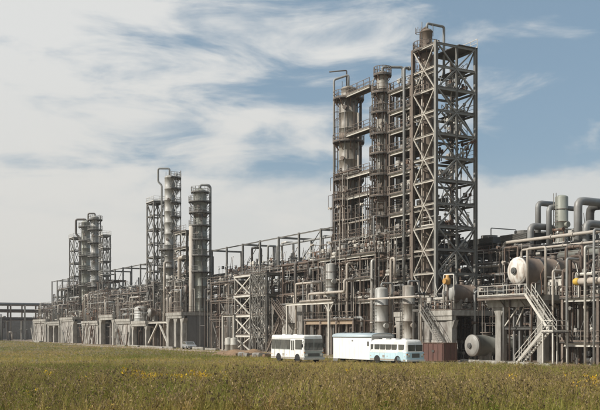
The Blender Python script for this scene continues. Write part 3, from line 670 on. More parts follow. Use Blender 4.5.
# deck edge and railing on the right table
t = thing('walkway', 'railed steel walkway along the edge of the right concrete table', 'walkway', T2x0, -1.35, 7.1)
w = T2x1-T2x0
deck_rect(t, -.2, w+.2, 0, 1.08, 0, sides='l', railm='steel_light'); MB().rail([(0, .04, 0), (X(529, -1)-T2x0, .04, 0)], 1.1).rail([(X(538, -1)-T2x0, .04, 0), (w, .04, 0)], 1.1).build('railing', 'steel_light', t)
bar('beam', (-.2, .05, -.25), (w+.2, .05, -.25), .16, .3, 'steel_brown', t, 'I')
for f in (.02, .35, .7, .98): bar('bracket', (w*f, .1, -.2), (w*f, 1.08, -1.1), .1, .1, 'steel_brown', t)
# the two flight staircase in front of the right table
sx0, sx1, sx2 = X(531, -1.6), X(556, -1.6), X(521, -2.6)
t = thing('staircase', 'two flight pale steel staircase climbing to the right concrete table', 'staircase', sx0, -2.4, 0)
stairs(t, (0, 0, 7.1), (sx1-sx0, 0, 3.3), .9); deck_rect(t, sx1-sx0, sx1-sx0+1.5, -1.1, .95, 3.3, railm='steel_light', sides='rf')
stairs(t, (sx1-sx0, -1.0, 3.3), (sx2-sx0, -1.0, 0), .9)
for a, b in ((.1, -1), (1.4, -1), (.1, .85), (1.4, .85)): bar('post', (sx1-sx0+a, b, 0), (sx1-sx0+a, b, 3.2), .12, .12, 'steel_light', t)
# staircase against the tower table
ax, bx = X(420, -1.2), X(448, -1.2)
t = thing('staircase', 'single steel stair slanting across the panelled table front', 'staircase', ax, -1.3, 0)
stairs(t, (0, 0, 5.8), (bx-ax, 0, .4), .8, 'steel_grey'); deck_rect(t, -1.3, 0, -.1, 1.0, 5.8, railm='steel_grey', sides='fl')
for a, b in ((-1.2, 0), (-1.2, .9), (-.1, 0)): bar('post', (a, b, 0), (a, b, 5.7), .12, .12, 'steel_grey', t)
MB().box(bx-ax-.1, bx-ax+.6, -.1, .95, 0, .4).build('foot_block', 'concrete', t)
# far right frame, yellow tipped pipe
frame('railed steel frame at the right edge under the yellow tipped pipe', X(563, .5), 29, .5, 8, [2.3, 6.7], 3, 2, 'steel_brown', 'steel_light', rails='f', cw=.3, bh=.34, brace='b')
zy = ZP(588, 281, .2)
t = thing('yellow_tipped_pipe', 'pale pipe with yellow band at the right edge', 'pipe', X(575, .2), .2, zy)
MB().tube([(0.62,0,0),(8,0,0)], .33, 14).build('pipe_run', 'pipe_pale', t, True); MB().lathe([(.0005,-.12),(.3,-.05),(.36,.1),(.36,.62)], 16, axis='x').build('yellow_band', 'yellow', t, True)
for a in (.5, 5): bar('support', (a, 0, 6.7-zy), (a, 0, -.3), .14, .14, 'steel_light', t)
for i, (px, yy, zt, m, r) in enumerate(((567, -.3, 10.5, 'pipe_grey', .13), (585, -.2, 11.5, 'steel_light', .12), (594, -.4, 13, 'pipe_grey', .12), (553, .4, 9.5, 'pipe_pale', .12), (573, 1.2, 9.2, 'pipe_brown', .1))):
    x = X(px, yy); pipe(['left grey', 'pale', 'tall grey', 'pale short', 'thin brown'][i]+' upright pipe at the right frame', [(x, yy, 0), (x, yy, zt), (x, yy+2.2, zt), (x, yy+2.2, zt-3)], r, m)
#SECTION
# ------------------------------------------------------------------ long pipe rack behind the front row
def rack(label, x0, x1, y0, y1, levels, bay=7.5, portal=0.0, mat='steel_grey', name='pipe_rack'):
    t = thing(name, label, 'pipe rack', x0, y0, 0); n = max(1, round((x1-x0)/bay)); b = (x1-x0)/n; ly = y1-y0
    for i in range(n+1):
        a = i*b; top = levels[-1]+portal
        for yy in (0, ly): bar('post', (a, yy, 0), (a, yy, top if yy == 0 or i % 2 else top-2.2 if portal else top), .34, .34, mat, t, 'I')
        for lv in levels+([top] if portal and i % 2 else []): bar('beam', (a, .18, lv-.2), (a, ly-.18, lv-.2), .22, .36, mat, t, 'I')
        if i < n:
            for lv in levels+([top] if portal else []):
                for yy in ((0, ly) if lv in levels else (0,)): bar('beam', (a+.18, yy, lv-.24), (a+b-.18, yy, lv-.24), .2, .3 if lv in levels else .2, mat, t, 'I')
            if i % 3 == 1:
                for k in range(len(levels)-1):
                    bar('brace', (a+.2, -.02, levels[k]), (a+b-.2, -.02, levels[k+1]-.4), .13, .13, mat, t, 'L')
                    bar('brace', (a+b-.2, .06, levels[k]), (a+.2, .06, levels[k+1]-.4), .13, .13, mat, t, 'L')
                if portal: bar('brace', (a+.2, 0, levels[-1]), (a+b-.2, 0, top-.4), .1, .1, mat, t, 'L')
    return t
RL = [5.2, 8.8, 12.4, 15.4]; RY0, RY1 = 12.0, 19.0
xa, xb, xc, xd = X(52, RY0), X(150, RY0), X(215, RY0), X(345, RY0)
rack('left stretch of the long grey pipe rack, between left and middle columns', xa, xb, RY0, RY1, RL, portal=5.6)
rack('middle stretch of the long grey pipe rack with tall open portals', xb+.6, xd, RY0, RY1, RL, portal=5.6)
rack('right stretch of the pipe rack behind the lattice tower, no portals', xd+.6, 22, RY0, RY1, [4.6, 8.0, 11.2, 13.4], portal=0, mat='steel_dark')
rnd = random.Random(5); lev_n = ['bottom', 'second', 'third', 'top']
def rack_pipes(where, x0, x1, levels, per, mats, seed, rr=(.1, .3)):
    rnd = random.Random(seed)
    for li, lv in enumerate(levels):
        y = RY0+.5
        while y < RY1-.4:
            r = rnd.uniform(*rr)*(1.25 if rnd.random() < .2 else 1); cn, m = rnd.choice(mats); y += r
            a = x0+rnd.uniform(0, .25)*(x1-x0) if rnd.random() < .5 else x0; b = x1-rnd.uniform(0, .2)*(x1-x0) if rnd.random() < .4 else x1
            z = lv+r; p = [(a, y, z)]
            if a > x0: p = [(a, y, max(.3, z-rnd.uniform(1.5, 5))), (a, y, z)]
            if rnd.random() < .35:
                c = a+(b-a)*rnd.uniform(.3, .7); p += [(c, y, z), (c, y, z+1.4), (c+2, y, z+1.4), (c+2, y, z)]
            p += [(b, y, z)]
            if b < x1: p += [(b, y, max(.3, z-rnd.uniform(1, 5)))]
            pipe(f'{cn} pipe lying on the {lev_n[li]} deck of the rack {where}', p, r, m, f'{cn} pipes on the {lev_n[li]} rack deck {where}', flanges=2)
            y += r+rnd.uniform(.12, per)
RM = [('grey', 'pipe_grey'), ('silver', 'insulation'), ('brown', 'pipe_brown'), ('dark', 'pipe_dark')]
rack_pipes('between left and middle columns', xa, xb, RL, .7, RM, 1)
rack_pipes('between middle and tall columns', xb+.6, xd, RL, .6, RM, 2)
rack_pipes('behind the lattice tower', xd+.6, 22, [4.6, 8.0, 11.2, 13.4], .45, [('dark', 'pipe_dark'), ('dark', 'pipe_dark'), ('grey', 'pipe_grey'), ('brown', 'pipe_brown'), ('silver', 'insulation')], 3, (.12, .36))
# high pipe loops over the portals
for i, (px, py, px2, r, m) in enumerate(((277, 246, 335, .2, 'pipe_grey'), (282, 243, 286, .22, 'insulation'), (252, 248, 254, .25, 'pipe_dark'), (268, 246, 269, .22, 'pipe_grey'), (323, 236, 324, .18, 'pipe_grey'))):
    yy = RY0+1+i*.9; x0 = X(px, yy); x1 = X(px2, yy); z = Z(py, x0, yy)
    pipe(['long grey', 'silver', 'short black', 'short grey', 'far right grey'][i]+' pipe loop rising above the rack portals', [(x0, yy, 15.6), (x0, yy, z), (x1, yy, z), (x1, yy+1.6, z), (x1, yy+1.6, 15.6)], r, m, flanges=1, name='pipe_loop')
# air coolers on the rack
ORD = ['leftmost', 'second from left', 'third from left', 'fourth from left', 'fifth from left', 'sixth from left']
def cooler(x, z, y0, i, where, w=5.0):
    t = thing('air_cooler', f'dark louvred air cooler on the rack {where}, {ORD[i]}', 'air cooler', x, y0, z, 'air coolers on the rack '+where)
    MB().box(0, w, 0, 6.2, .9, 1.7).build('tube_bundle', 'steel_dark', t)
    for k in range(7): bar('slat', (.1, -.06, 1.0+k*.1), (w-.1, -.06, 1.0+k*.1), .08, .03, 'steel_grey', t)
    for a in (.15, w-.15):
        for b in (.2, 6.0): bar('leg', (a, b, 0), (a, b, .9), .16, .16, 'steel_brown', t, 'I')
    for b in (1.6, 4.6): MB().lathe([(1.1, 1.7), (1.1, 2.15), (1.0, 2.15), (1.0, 1.72)], 18, (w/2, b, 0)).build('fan_ring', 'steel_grey', t)
for i in range(4): cooler(-22+i*6.4, 13.9, RY0+.4, i, 'behind the lattice tower')
# sheds added at the back to block light and sky behind the rack
def shed(label, x0, x1, y0, y1, h, wall='backdrop_shade', nwin=10):
    t = thing('backdrop_shed', label, 'building', x0, y0, 0); lx = x1-x0; ly = y1-y0
    MB().box(0, lx, 0, ly, 0, h).build('wall', wall, t); MB().box(-.3, lx+.3, -.3, ly+.3, h, h+.35).build('roof', 'roof_dark', t)
    for i in range(nwin):
        a = lx*(i+.3)/nwin; w = lx/nwin*.45
        f = MB().box(a, a+w, -.08, 0, h*.45, h*.8).build('window', 'steel_grey', t); MB().box(a+.1, a+w-.1, -.1, -.082, h*.45+.1, h*.8-.1).build('pane', 'glass', f)
shed('long brown added backdrop building behind the rack left of the tall columns', X(225, 23), X(330, 23), 23, 32, 10.5, nwin=10)
shed('brown added backdrop building behind the rack and lattice tower', X(335, 23)+2, 12, 23, 32, 10.5, nwin=8)
shed('brown added backdrop shed behind the rack between left and middle columns', X(112, 23), X(205, 23), 23, 32, 11, nwin=10)
shed('brown added backdrop shed behind the far left columns', X(52, 23)-10, X(105, 23), 23, 32, 11, nwin=8)

# ------------------------------------------------------------------ ducts at upper right
def duct(label, pts, r, m='duct_grey', fl=0): pipe(label, pts, r, m, n=16, flanges=fl, name='duct')
x = X(530.5, 12.5); z = Z(226, x, 12.5)
duct('big grey duct bend in front of the upper right ducts', [(x, 12.5, 9), (x, 12.5, z), (x, 16.4, z), (x, 16.4, 13.6)], .42)
x = X(538, 15); z = Z(203, x, 15)
duct('tall narrow duct arch left of the upright drum on the rack', [(x, 15, 13.4), (x, 15, z), (x, 17.6, z)], .36)
x = X(549, 14.6); z = Z(207, x, 14.6)
duct('inner duct arch close beside the upright drum on the rack', [(x, 14.6, 13.4), (x, 14.6, z), (x, 16.6, z)], .34)
x = X(561.5, 16); vdrum('grey upright drum among the ducts on the right rack', x, 16, 13.4, Z(195, x, 16), .8, 'shell_green', legs=False, pipe=False)
pipe('short bent outlet pipe from the upright drum among the ducts', [(x, 16.7, 18.6), (x, 18.6, 18.6), (x, 18.6, 15)], .3, 'duct_grey', n=12)
x = X(578, 13); z = Z(200.5, x, 13)
duct('largest grey duct rising and turning right at the right edge', [(x, 13, 9), (x, 13, z), (x, 22, z)], .48, fl=2)
x = X(586, 12.4); z = Z(223, x, 12.4)
duct('lower grey duct bend at the right edge below the largest duct', [(x, 12.4, 8), (x, 12.4, z), (x, 19, z)], .4)
duct('dark duct running behind the largest duct at the right edge', [(X(590, 17), 17, 13.4), (X(590, 17), 17, 18.3), (X(590, 17)+6, 17, 18.3)], .5, 'steel_dark')
zz = 14.5
duct('long pale pipe along the front edge of the right rack', [(X(500, 11.6), 11.6, zz-2), (X(505, 11.6), 11.6, zz), (22, 11.6, zz)], .21, 'pipe_pale', 6)
duct('second long pale pipe below the front edge of the right rack', [(X(520, 11.2), 11.2, zz-3.5), (X(522, 11.2), 11.2, zz-1.2), (22, 11.2, zz-1.2)], .15, 'pipe_pale', 4)
duct('green grey insulated pipe above the big brown vessel', [(X(560, 10.5), 10.5, 12.1), (22, 10.5, 12.1)], .45, 'vessel_green', 3)
t = thing('ochre_ended_drum', 'pale horizontal drum with ochre end right of the lattice tower', 'vessel', X(474, 13), 13.2, 13.4)
MB().lathe([(.8, 0), (.85, .05), (.85, 1.6)], 20, (0,0,1.5), 'y').build('shell', 'head_white', t, True); MB().lathe([(.9, 1.6), (.92, 2.5)]+[(a, b) for a, b in dome(.9, 2.5, 1, 5, .5)], 20, (0,0,1.5), 'y').build('end', 'ochre', t, True)
for a in (.4, 2.2): MB().box(-.6, .6, a-.12, a+.12, 0, .9).build('saddle', 'steel_brown', t)
t = thing('railing_frame', 'thin pipe railing frame above the right rack beside the lattice tower', 'railing', X(478, 14), 12.1, 13.4)
MB().rail([(0, 0, 0), (9, 0, 0)], 1.1).build('railing', 'steel_brown', t); MB().tube([(0.2, 4, 0), (.2, 4, 4.0), (.2, 8.5, 4.0), (.2, 8.5, 0)], .07, 6).build('hoop', 'steel_grey', t)

# ------------------------------------------------------------------ middle: stair tower, stair house, gantry
sx1, sx0 = X(267, 0), X(235.5, 0); lv = [2.7, 6.1, 9.5, 12.9]; sy = 3.0; sm = X(252, 0)-sx0
t = frame('lattice stair tower with pale X braces and dense stair mesh', sx0, sx1, 0, sy, lv, 3, 2, 'steel_grey', 'steel_light', brace='r', rails='f', cw=.3, name='stair_tower', cat='tower')
for k, (a, b) in enumerate(zip([0]+lv[:-1], lv)):
    bar('brace', (.1, -.12, a+.1), (sm-.3, -.12, b-.4), .18, .18, 'steel_light', t); bar('brace', (sm-.3, -.22, a+.1), (.1, -.22, b-.4), .18, .18, 'steel_light', t)
    bar('beam', (-.1, -.2, b-.2), (sm, -.2, b-.2), .2, .3, 'steel_light', t)
for k in range(3):
    a, b = (.6, sm-.4) if k % 2 else (sm-.4, .6); stairs(t, (a, 1.3, lv[k+1]), (b, 1.3, lv[k]), .9, 'steel_light')
rn = random.Random(77); w2 = sx1-sx0
for nm, yy, mm in (('mesh_screen', -.2, 'steel_light'), ('mesh_screen', -.32, 'steel_grey')):   # tangled wire screen over the stair bay
    me = MB()
    for k in range(46):
        x = rn.uniform(sm, w2); z = rn.uniform(0, 12); d = rn.choice((-1, 1))*rn.uniform(.8, 2.2); me.bar((x, yy, z), (min(max(x+d, sm), w2), yy-.02, min(13, z+rn.uniform(1, 2.4))), .08)
    for k in range(7): me.bar((sm+(w2-sm)*k/6, yy, 0), (sm+(w2-sm)*k/6, yy, 13), .07)
    me.build(nm, mm, t)
hx0, hx1 = X(282, .5), X(303, .5)
t = thing('stair_house', 'pale panel stair house behind the white bus', 'building', hx0, .5, 0)
for i in range(3): w = (hx1-hx0)/3; MB().box(i*w, (i+1)*w-.04, 0, 3, 0, 7.5).build('wall_panel', 'panel_pale', t)
MB().box(-.2, hx1-hx0+.2, -.2, 3.2, 7.5, 7.7).build('roof', 'concrete_grey', t); MB().box((hx1-hx0)*.72, (hx1-hx0)*.88, -.04, 0, 4.9, 7.0).build('door', 'steel_grey', t)
t = thing('staircase', 'steel stair slanting down across the pale stair house', 'staircase', hx0-.8, -.9, 0)
stairs(t, (0, 0, 7.6), (4.2, 0, 4.6), .9, 'steel_brown'); deck_rect(t, 4.2, 5.4, -.1, 1.3, 4.6, sides='f'); stairs(t, (4.2, -1.0, 4.6), (0, -1.0, .0), .9, 'steel_brown')
for a, b in ((.05, .1), (5.3, 0), (5.3, 1.2), (4.3, 0)): bar('post', (a, b, 0), (a, b, 7.5 if a < 1 else 4.5), .14, .14, 'steel_light', t)
gx0, gx1 = X(304, 0), X(352, 0)
frame('low railed deck with orange brown edge beam behind the white trailer', gx0, gx1, .3, 6, [5.0], 4, 2, 'steel_brown', 'steel_light', rails='f', bh=.55, fb='orange_beam', brace='b')
t = thing('pipe_gantry', 'pale pipe gantry on a single post between bus and trailer', 'gantry', X(329, -1.2), -1.2, 0)
zt = ZP(329, 302.5, -1.2); l = X(329, -1.2)-X(286, -1.2)
bar('post', (0,0,0), (0,0,zt), .3, .3, 'steel_light', t, 'I'); bar('cross_beam', (-l, 0, zt), (1.2, 0, zt), .3, .36, 'steel_light', t, 'I'); bar('post', (-l+.4,0,0), (-l+.4,0,zt-.18), .26, .26, 'steel_light', t, 'I')
for s in (-1, 1): bar('knee_brace', (0, 0, zt-1.4), (s*1.1, 0, zt-.2), .14, .14, 'steel_light', t)
z = ZP(325, 293, -.8)
pipe('pinkish pipe with upturned elbow above the gantry', [(X(309, -.8), -.8, zt), (X(309, -.8), -.8, z), (X(344.5, -.8), -.8, z), (X(344.5, -.8), -.8, z+1.6), (X(344.5, -.8), .6, z+1.6)], .2, 'pipe_pale', n=10, flanges=2)
pipe('second pinkish pipe running just below on the gantry beam', [(X(300, -1.4), -1.4, zt+.35), (X(332, -1.4), -1.4, zt+.35)], .14, 'pipe_pale', n=8, flanges=2)
pipe('light bent pipe beside the stair house roof', [(X(296, -.5), -.5, 0), (X(296, -.5), -.5, ZP(296, 284, -.5)), (X(311, -.5), -.5, ZP(296, 284, -.5)), (X(311, -.5), 1.0, ZP(296, 284, -.5)), (X(311, -.5), 1, 5)], .16, 'pipe_pale', flanges=2)
fmid = frame('brown multi level process frame between stair tower and tall columns', X(272, 4), X(336, 4), 4, 10, [6.5, 10, 13.2], 6, 2, 'steel_brown', 'steel_brown', rails='f', brace='f', bracem='steel_grey', cw=.3)
# small frame and two white drums left of the stair tower
frame('small pale frame left of the lattice stair tower', X(223, -.5), X(234, -.5), -.5, 2.5, [ZP(228, 314.5, -.5)], 2, 2, 'steel_light', 'steel_light', decks=True, rails='')
for i, px in enumerate((228.5, 234)):
    b = MB().lathe([(.55, 0), (.6, .05), (.6, 1.0), (.63, 1.02), (.63, 1.1), (.6, 1.12), (.6, 2.1), (.5, 2.2), (.0005, 2.3)], 18)
    solo(b, 'storage_drum', ['left', 'right'][i]+' one of two whitish drums beside the lattice stair tower', 'drum', 'barrel_white', X(px, -1.6), -1.6, 0, 'whitish drums', True)
fl2 = frame('brown process frame between middle columns and stair tower', X(212, 3), X(238, 3), 3, 9, [5.5, 9, 12.5], 4, 2, 'steel_brown', 'steel_brown', rails='f', brace='f', bracem='steel_grey')

# ------------------------------------------------------------------ middle column group
lt = lambda px, y, ps: [ZP(px, p, y) for p in ps]
x1 = X(154, 4); lattice('slender lattice tower left of the middle columns', x1, 4, x1-X(147, 4), 2.6, 0, lt(154, 4, (330, 315, 300, 285, 271, 257, 243, 229, 215, 202)), 'steel_grey', 'steel_grey', 'steel_grey', .26, [(9, -.2, 5, -.2, 2.8, 'fblr'), (7, .1, 4.4, .1, 2.5, ''), (5, .1, 4.4, .1, 2.5, ''), (3, .1, 4.4, .1, 2.5, '')], double=False)
q = lambda p: ZP(170, p, 5); zt = q(178)
column('smooth pale column with gooseneck pipe, tallest of the middle columns', 169.5, 5, [(0, zt, 1.08)], 'shell_grey', top_k=.5,
    plats=[(q(p), 1.5, -.2, 2.1) for p in (178, 189, 203, 217, 231)]+[(q(250), 1.3, A0, A1), (q(268), 1.3, A0, A1), (q(290), 1.3, A0, A1)], ladders=[(1.0, q(189), q(178)), (.6, q(203), q(189)), (1.1, q(217), q(203)), (.6, q(250), q(217))],
    pipes=[([(0, 0, zt+.4), (0, 0, q(168.3)), (-1.2, -2.2, q(168.3)), (-1.2, -2.2, q(181.5)), (-.8, -1.5, q(185)), (-.8, -1.5, 7)], .22, 'pipe_grey'), ([(1.3, 1.0, 7), (1.3, 1.0, q(172))], .14, None), ([(.6, 2.4, q(290)), (.6, 2.4, q(170))], .1, 'steel_grey')],
    noz=[(-.5, q(200), .3), (-.7, q(240), .3), (-.4, q(262), .3)], railm='steel_grey', face='steel_grey')
q2 = lambda p: ZP(200, p, 5); zt = q2(193)
column('thick dark banded column with dome cage, right of the middle columns', 200, 5, [(0, q2(225), 1.42), (q2(225), zt, 1.36)], 'shell_green', top_k=.55,
    plats=[(zt+.1, .5, A0, A1), (q2(202), 1.0, A0, A1), (q2(213), .9, A0, A1), (q2(226), .9, A0, A1), (q2(240), .9, A0, A1), (q2(256), .9, A0, A1), (q2(272), 1.0, A0, A1)], ladders=[(-.9, q2(213), q2(202)), (-.4, q2(226), q2(213)), (-.9, q2(256), q2(226))],
    pipes=[([(0, 0, zt+.6), (0, 0, q2(185)), (.9, 1.5, q2(185)), (.9, 1.9, q2(187)), (.9, 1.9, 8)], .24, 'pipe_grey'), ([(.5, -1.6, 8), (.5, -1.6, q2(205))], .12, None), ([(1.6, -.2, 8), (1.6, -.2, q2(215))], .14, 'pipe_dark'), ([(-.7, -1.7, 6), (-.7, -1.7, q2(196))], .1, 'pipe_dark')],
    noz=[(-.6, q2(207), .3), (-.3, q2(220), .3), (-.8, q2(234), .3)], railm='steel_grey', face='steel_dark', band=[(q2(218), 1.6, 'shell_rust')])
pipe('wide pale upright duct against the banded middle column', [(X(191.5, 3), 3, 0), (X(191.5, 3), 3, ZP(191.5, 226, 3))], .5, 'pipe_pale', name='upright_duct', n=14)
pipe('thinner pale upright pipe beside the smooth middle column', [(X(179.5, 3), 3, 0), (X(179.5, 3), 3, ZP(179.5, 258, 3)), (X(184, 3), 3, ZP(179.5, 258, 3))], .42, 'pipe_pale', name='upright_duct', n=12)
pipe('pale upright pipe just left of the middle gap', [(X(164.5, 2.4), 2.4, 0), (X(164.5, 2.4), 2.4, ZP(164.5, 262, 2.4)), (X(164.5, 2.4), 4, ZP(164.5, 262, 2.4))], .3, 'pipe_pale', name='upright_duct', n=12)
frame('light railed decks bridging the two middle columns', X(179, 5), X(191, 5), 4, 7, lt(185, 5, (305, 290, 274, 258, 248, 232)), 3, 2, 'steel_grey', 'steel_light', rails='f', cw=.24, brace='f')
frame('brown process frame at the foot of the middle columns', X(150, 6), X(180, 6), 6.5, 10, [7, 10.5, 14], 5, 2, 'steel_brown', 'steel_grey', rails='f', brace='f')
frame('grey process frame between the left and middle columns', X(110, 4), X(148, 4), 4, 9, [5.6, 9, 12.5], 7, 2, 'steel_grey', 'steel_grey', rails='f', brace='f')
t = thing('brace_frame', 'pale inverted V brace beside the middle concrete block', 'bracing', X(147, .5), .5, 0)
w = X(167, 0)-X(147, .5)
bar('brace', (0, 0, 0), (w*.5, 0, 5), .3, .3, 'steel_light', t); bar('brace', (w, 0, 0), (w*.5, .32, 5), .3, .3, 'steel_light', t); bar('beam', (-.2, 0, 5.2), (w+.2, 0, 5.2), .3, .4, 'steel_light', t, 'I')
for a in (.0, w*.5, w): bar('post', (a, .7, 0), (a, .7, 5), .3, .3, 'steel_brown', t, 'I')
vdrum('pale domed drum above the low concrete table', X(141, 1.5), 1.5, 5.6, ZP(141, 306, 1.5), 1.5, 'shell_grey', legs=False, pipe=False)
hvessel('brown horizontal drum on the low concrete table', X(150, 2), 2, 7.4, .9, 4.5, 5.3, 'vessel_brown', 'head_grey')
vdrum('dark bulbous vessel in the opening of the middle concrete block', X(176.5, 1), 1.5, 0, 6.2, .9, 'shell_rust', legs=True, pipe=False)

# ------------------------------------------------------------------ left column group
x1 = X(74, 4); lattice('slender lattice tower left of the far left columns', x1, 4, x1-X(69.5, 4), 3, 0, lt(74, 4, (328, 315, 302, 289, 276, 263, 250, 238)), 'steel_grey', 'steel_grey', 'steel_grey', .26, [(7, -.2, 5, -.2, 3.2, 'fblr'), (5, .1, 4.2, .1, 2.9, ''), (3, .1, 4.2, .1, 2.9, '')], double=False)
q = lambda p: ZP(86, p, 5); zt = q(223)
column('left one of the two far left columns, gooseneck on its left', 86, 5, [(0, zt, 1.15)], 'shell_green', plats=[(q(p), 1.0, A0, A1) for p in (227, 241, 256, 270, 286)], ladders=[(-.8, q(241), q(227)), (-.4, q(256), q(241)), (-.9, q(286), q(256))],
    pipes=[([(0, 0, zt), (0, 0, q(219.5)), (-1.4, -2.5, q(219.5)), (-1.4, -2.5, q(234)), (-.8, -1.5, q(238)), (-.8, -1.5, 8)], .3, 'pipe_dark'), ([(.6, -1.5, 8), (.6, -1.5, q(232))], .12, None)], noz=[(-.6, q(235), .3), (-.5, q(262), .3)], railm='steel_grey', face='steel_grey')
q = lambda p: ZP(95, p, 4.5); zt = q(218)
column('right one of the two far left columns with hoop pipe on top', 95, 4.5, [(0, zt, 1.02)], 'shell_grey', plats=[(q(p), 1.0, A0, A1) for p in (220, 230, 243, 257, 271, 287)], ladders=[(-.8, q(243), q(230)), (-.4, q(257), q(243)), (-.9, q(287), q(257))],
    pipes=[([(0, 0, zt), (0, 0, q(213.5)), (-1.0, -1.6, q(213.5)), (-1.0, -1.6, q(222))], .22, 'pipe_dark'), ([(1.0, 1.2, 8), (1.0, 1.2, q(216))], .16, 'pipe_dark')], noz=[(-.6, q(236), .3), (-.5, q(262), .3)], railm='steel_grey', face='steel_dark')
x1 = X(103, 4); lattice('narrow ladder tower with platforms right of the far left columns', x1, 4, 3.2, 2.0, 0, lt(103, 4, (328, 315, 302, 289, 276, 262, 249, 236)), 'steel_grey', 'steel_grey', 'steel_grey', .22, [(7, -.2, 3.4, -.2, 2.2, 'fblr'), (5, -.2, 3.4, -.2, 2.2, 'fr'), (6, -.2, 3.4, -.2, 2.2, 'fr'), (4, -.2, 3.4, -.2, 2.2, 'fr')], double=False)
frame('brown process frame at the foot of the far left columns', X(66, 5), X(107, 5), 5.5, 10, [7, 10.5, 14, 17], 9, 2, 'steel_brown', 'steel_grey', rails='f', brace='f')
frame('low frame with railing at the left end of the plant', X(58, 3), X(68, 3), 3, 8, [7, 11, 16], 4, 2, 'steel_grey', 'steel_grey', rails='f', brace='f')

# ------------------------------------------------------------------ far left pipe rack running out of the picture
RX = -252.0
t = thing('pipe_rack', 'low pipe rack running out of the picture at the far left', 'pipe rack', RX, -70, 0)
for i in range(18):
    y = i*5.0
    for a in (0, 5): bar('post', (a, y, 0), (a, y, 12.6), .5, .5, 'concrete' if i % 2 else 'steel_brown', t)
    for z in (7.2, 10.2, 12.6): bar('beam', (.25, y, z), (4.75, y, z), .3, .4, 'steel_brown', t)
    if i < 17:
        for z in (7.2, 10.2, 12.6): bar('beam', (5, y+.25, z), (5, y+4.75, z), .3, .4, 'steel_brown', t)
for li, z in enumerate((7.4, 10.4, 12.8)):
    for k in range(4):
        r = (.35, .3, .45, .28)[(k+li) % 4]; m = (('grey', 'pipe_grey'), ('dark', 'pipe_dark'), ('brown', 'pipe_brown'), ('grey', 'pipe_grey'))[(k*3+li) % 4]
        pipe(f'{m[0]} pipe on the {["lower", "middle", "upper"][li]} deck of the far left rack', [(RX+.8+k*1.1, -70, z+r), (RX+.8+k*1.1, 16, z+r)], r, m[1], f'{m[0]} pipes {li} far left rack')
t = thing('pipe_cover', 'dark reddish covered conveyor roof above the far left rack', 'roof', RX-8, -70, 0)
MB().box(0, 3, 0, 64, 13.0, 15.2).build('cover', 'roof_dark', t)
for i in range(9):
    for a in (.2, 2.8): bar('post', (a, 1+i*7.6, 0), (a, 1+i*7.6, 13.0), .4, .4, 'steel_brown', t)
def back_shed():
    shed('dark low added backdrop shed behind the far left pipe rack', RX-40, RX-28, -72, 20, 8.5, wall='steel_grey', nwin=3)  # added as a dark backdrop between the rack posts
back_shed()
tangle('below the far left pipe rack', RX-12, RX+9, -66, 14, .5, 11, 60, 61, (3, 3, 4, 1, 1), (.12, .3), small=60, far=True)

# ------------------------------------------------------------------ equipment and pipe tangles
def eq(where, x0, x1, y, z0, n, seed, rr=(.45, .8)):
    rnd = random.Random(seed); made = {}
    for i in range(n):
        x = x0+(x1-x0)*(i+.5)/n; r = rnd.uniform(*rr)
        if rnd.random() < .6:
            m, h, c = rnd.choice((('vessel_brown', 'head_grey', 'brown'), ('insulation', 'head_white', 'silver'), ('vessel_green', 'head_grey', 'green grey'), ('shell_rust', 'head_grey', 'rusty')))
            lab = f'{c} heat exchanger {where}'; o = hvessel(lab, x, y, z0+r+.5, r, rnd.uniform(3, 4.6), z0, m, h, name='heat_exchanger', boot=False, nozz=((.3, .15, .4),))
        else:
            m, c = rnd.choice((('insulation', 'silver'), ('shell_rust', 'rusty'), ('shell_grey', 'pale')))
            lab = f'small {c} upright vessel {where}'; o = vdrum(lab, x, y+1.8, z0, z0+rnd.uniform(2.2, 3.2), r*.9, m, pipe=False)
        made.setdefault(lab, []).append(o)
    for lab, os_ in made.items():               # things alike on one deck are told apart by their order from the left
        if len(os_) > 1:
            for k, o in enumerate(os_): o['label'] = lab+', '+ORD[k]; o['group'] = lab
eq('on the first deck behind the white bus', X(276, 4), X(333, 4), 4.6, 6.5, 6, 21)
eq('on the second deck behind the white bus', X(276, 4), X(333, 4), 4.6, 10, 6, 22)
eq('on the ground behind the white bus', X(272, 5), X(333, 5), 5, 0, 5, 23, (.6, 1.0))
eq('on the first deck left of the stair tower', X(214, 3), X(237, 3), 3.6, 5.5, 3, 24)
eq('on the second deck left of the stair tower', X(214, 3), X(237, 3), 3.6, 9, 3, 25)
eq('on first deck between left and middle columns', X(112, 4), X(147, 4), 4.6, 5.6, 6, 26)
eq('on second deck between left, middle columns', X(112, 4), X(147, 4), 4.6, 9, 6, 27)
eq('on the deck behind the tall columns', c1x-3, c2x+7, 8.2, 6, 5, 28)
eq('on the second deck behind the tall columns', c1x-3, c2x+7, 8.2, 9.5, 5, 29)
eq('at the foot of the far left columns', X(68, 5), X(106, 5), 5.8, 7, 6, 30)
eq('on the low deck at the right edge', 21, 28, 3, 2.3, 3, 31, (.4, .6))
eq('on the upper deck at the right edge', 21, 28, 3.5, 6.7, 2, 32, (.4, .6))
eq('at floor level near the tall columns', -30, -10, 2.0, 0, 5, 33, (.5, .8))
tangle('behind the white bus', X(270, 2), X(335, 2), 1.5, 9.5, 1, 14.5, 30, 41, (3, 2, 3, 3, 3), small=110)
tangle('left of the lattice stair tower', X(214, 2), X(240, 2), 2, 9, 1, 12.5, 14, 42, (3, 2, 3, 3, 3), small=60)
tangle('between left and middle columns', X(108, 2), X(147, 2), 2, 9, 1, 13, 24, 43, (3, 3, 3, 3, 3), small=90, far=True)
tangle('at the foot of the middle columns', X(148, 3), X(205, 3), 3, 9.5, 1, 15, 26, 44, (3, 3, 3, 3, 3), small=100, far=True)
tangle('at the foot of the far left columns', X(50, 3), X(106, 3), 3, 10, 1, 17, 30, 45, (3, 3, 3, 3, 3), small=110, far=True)
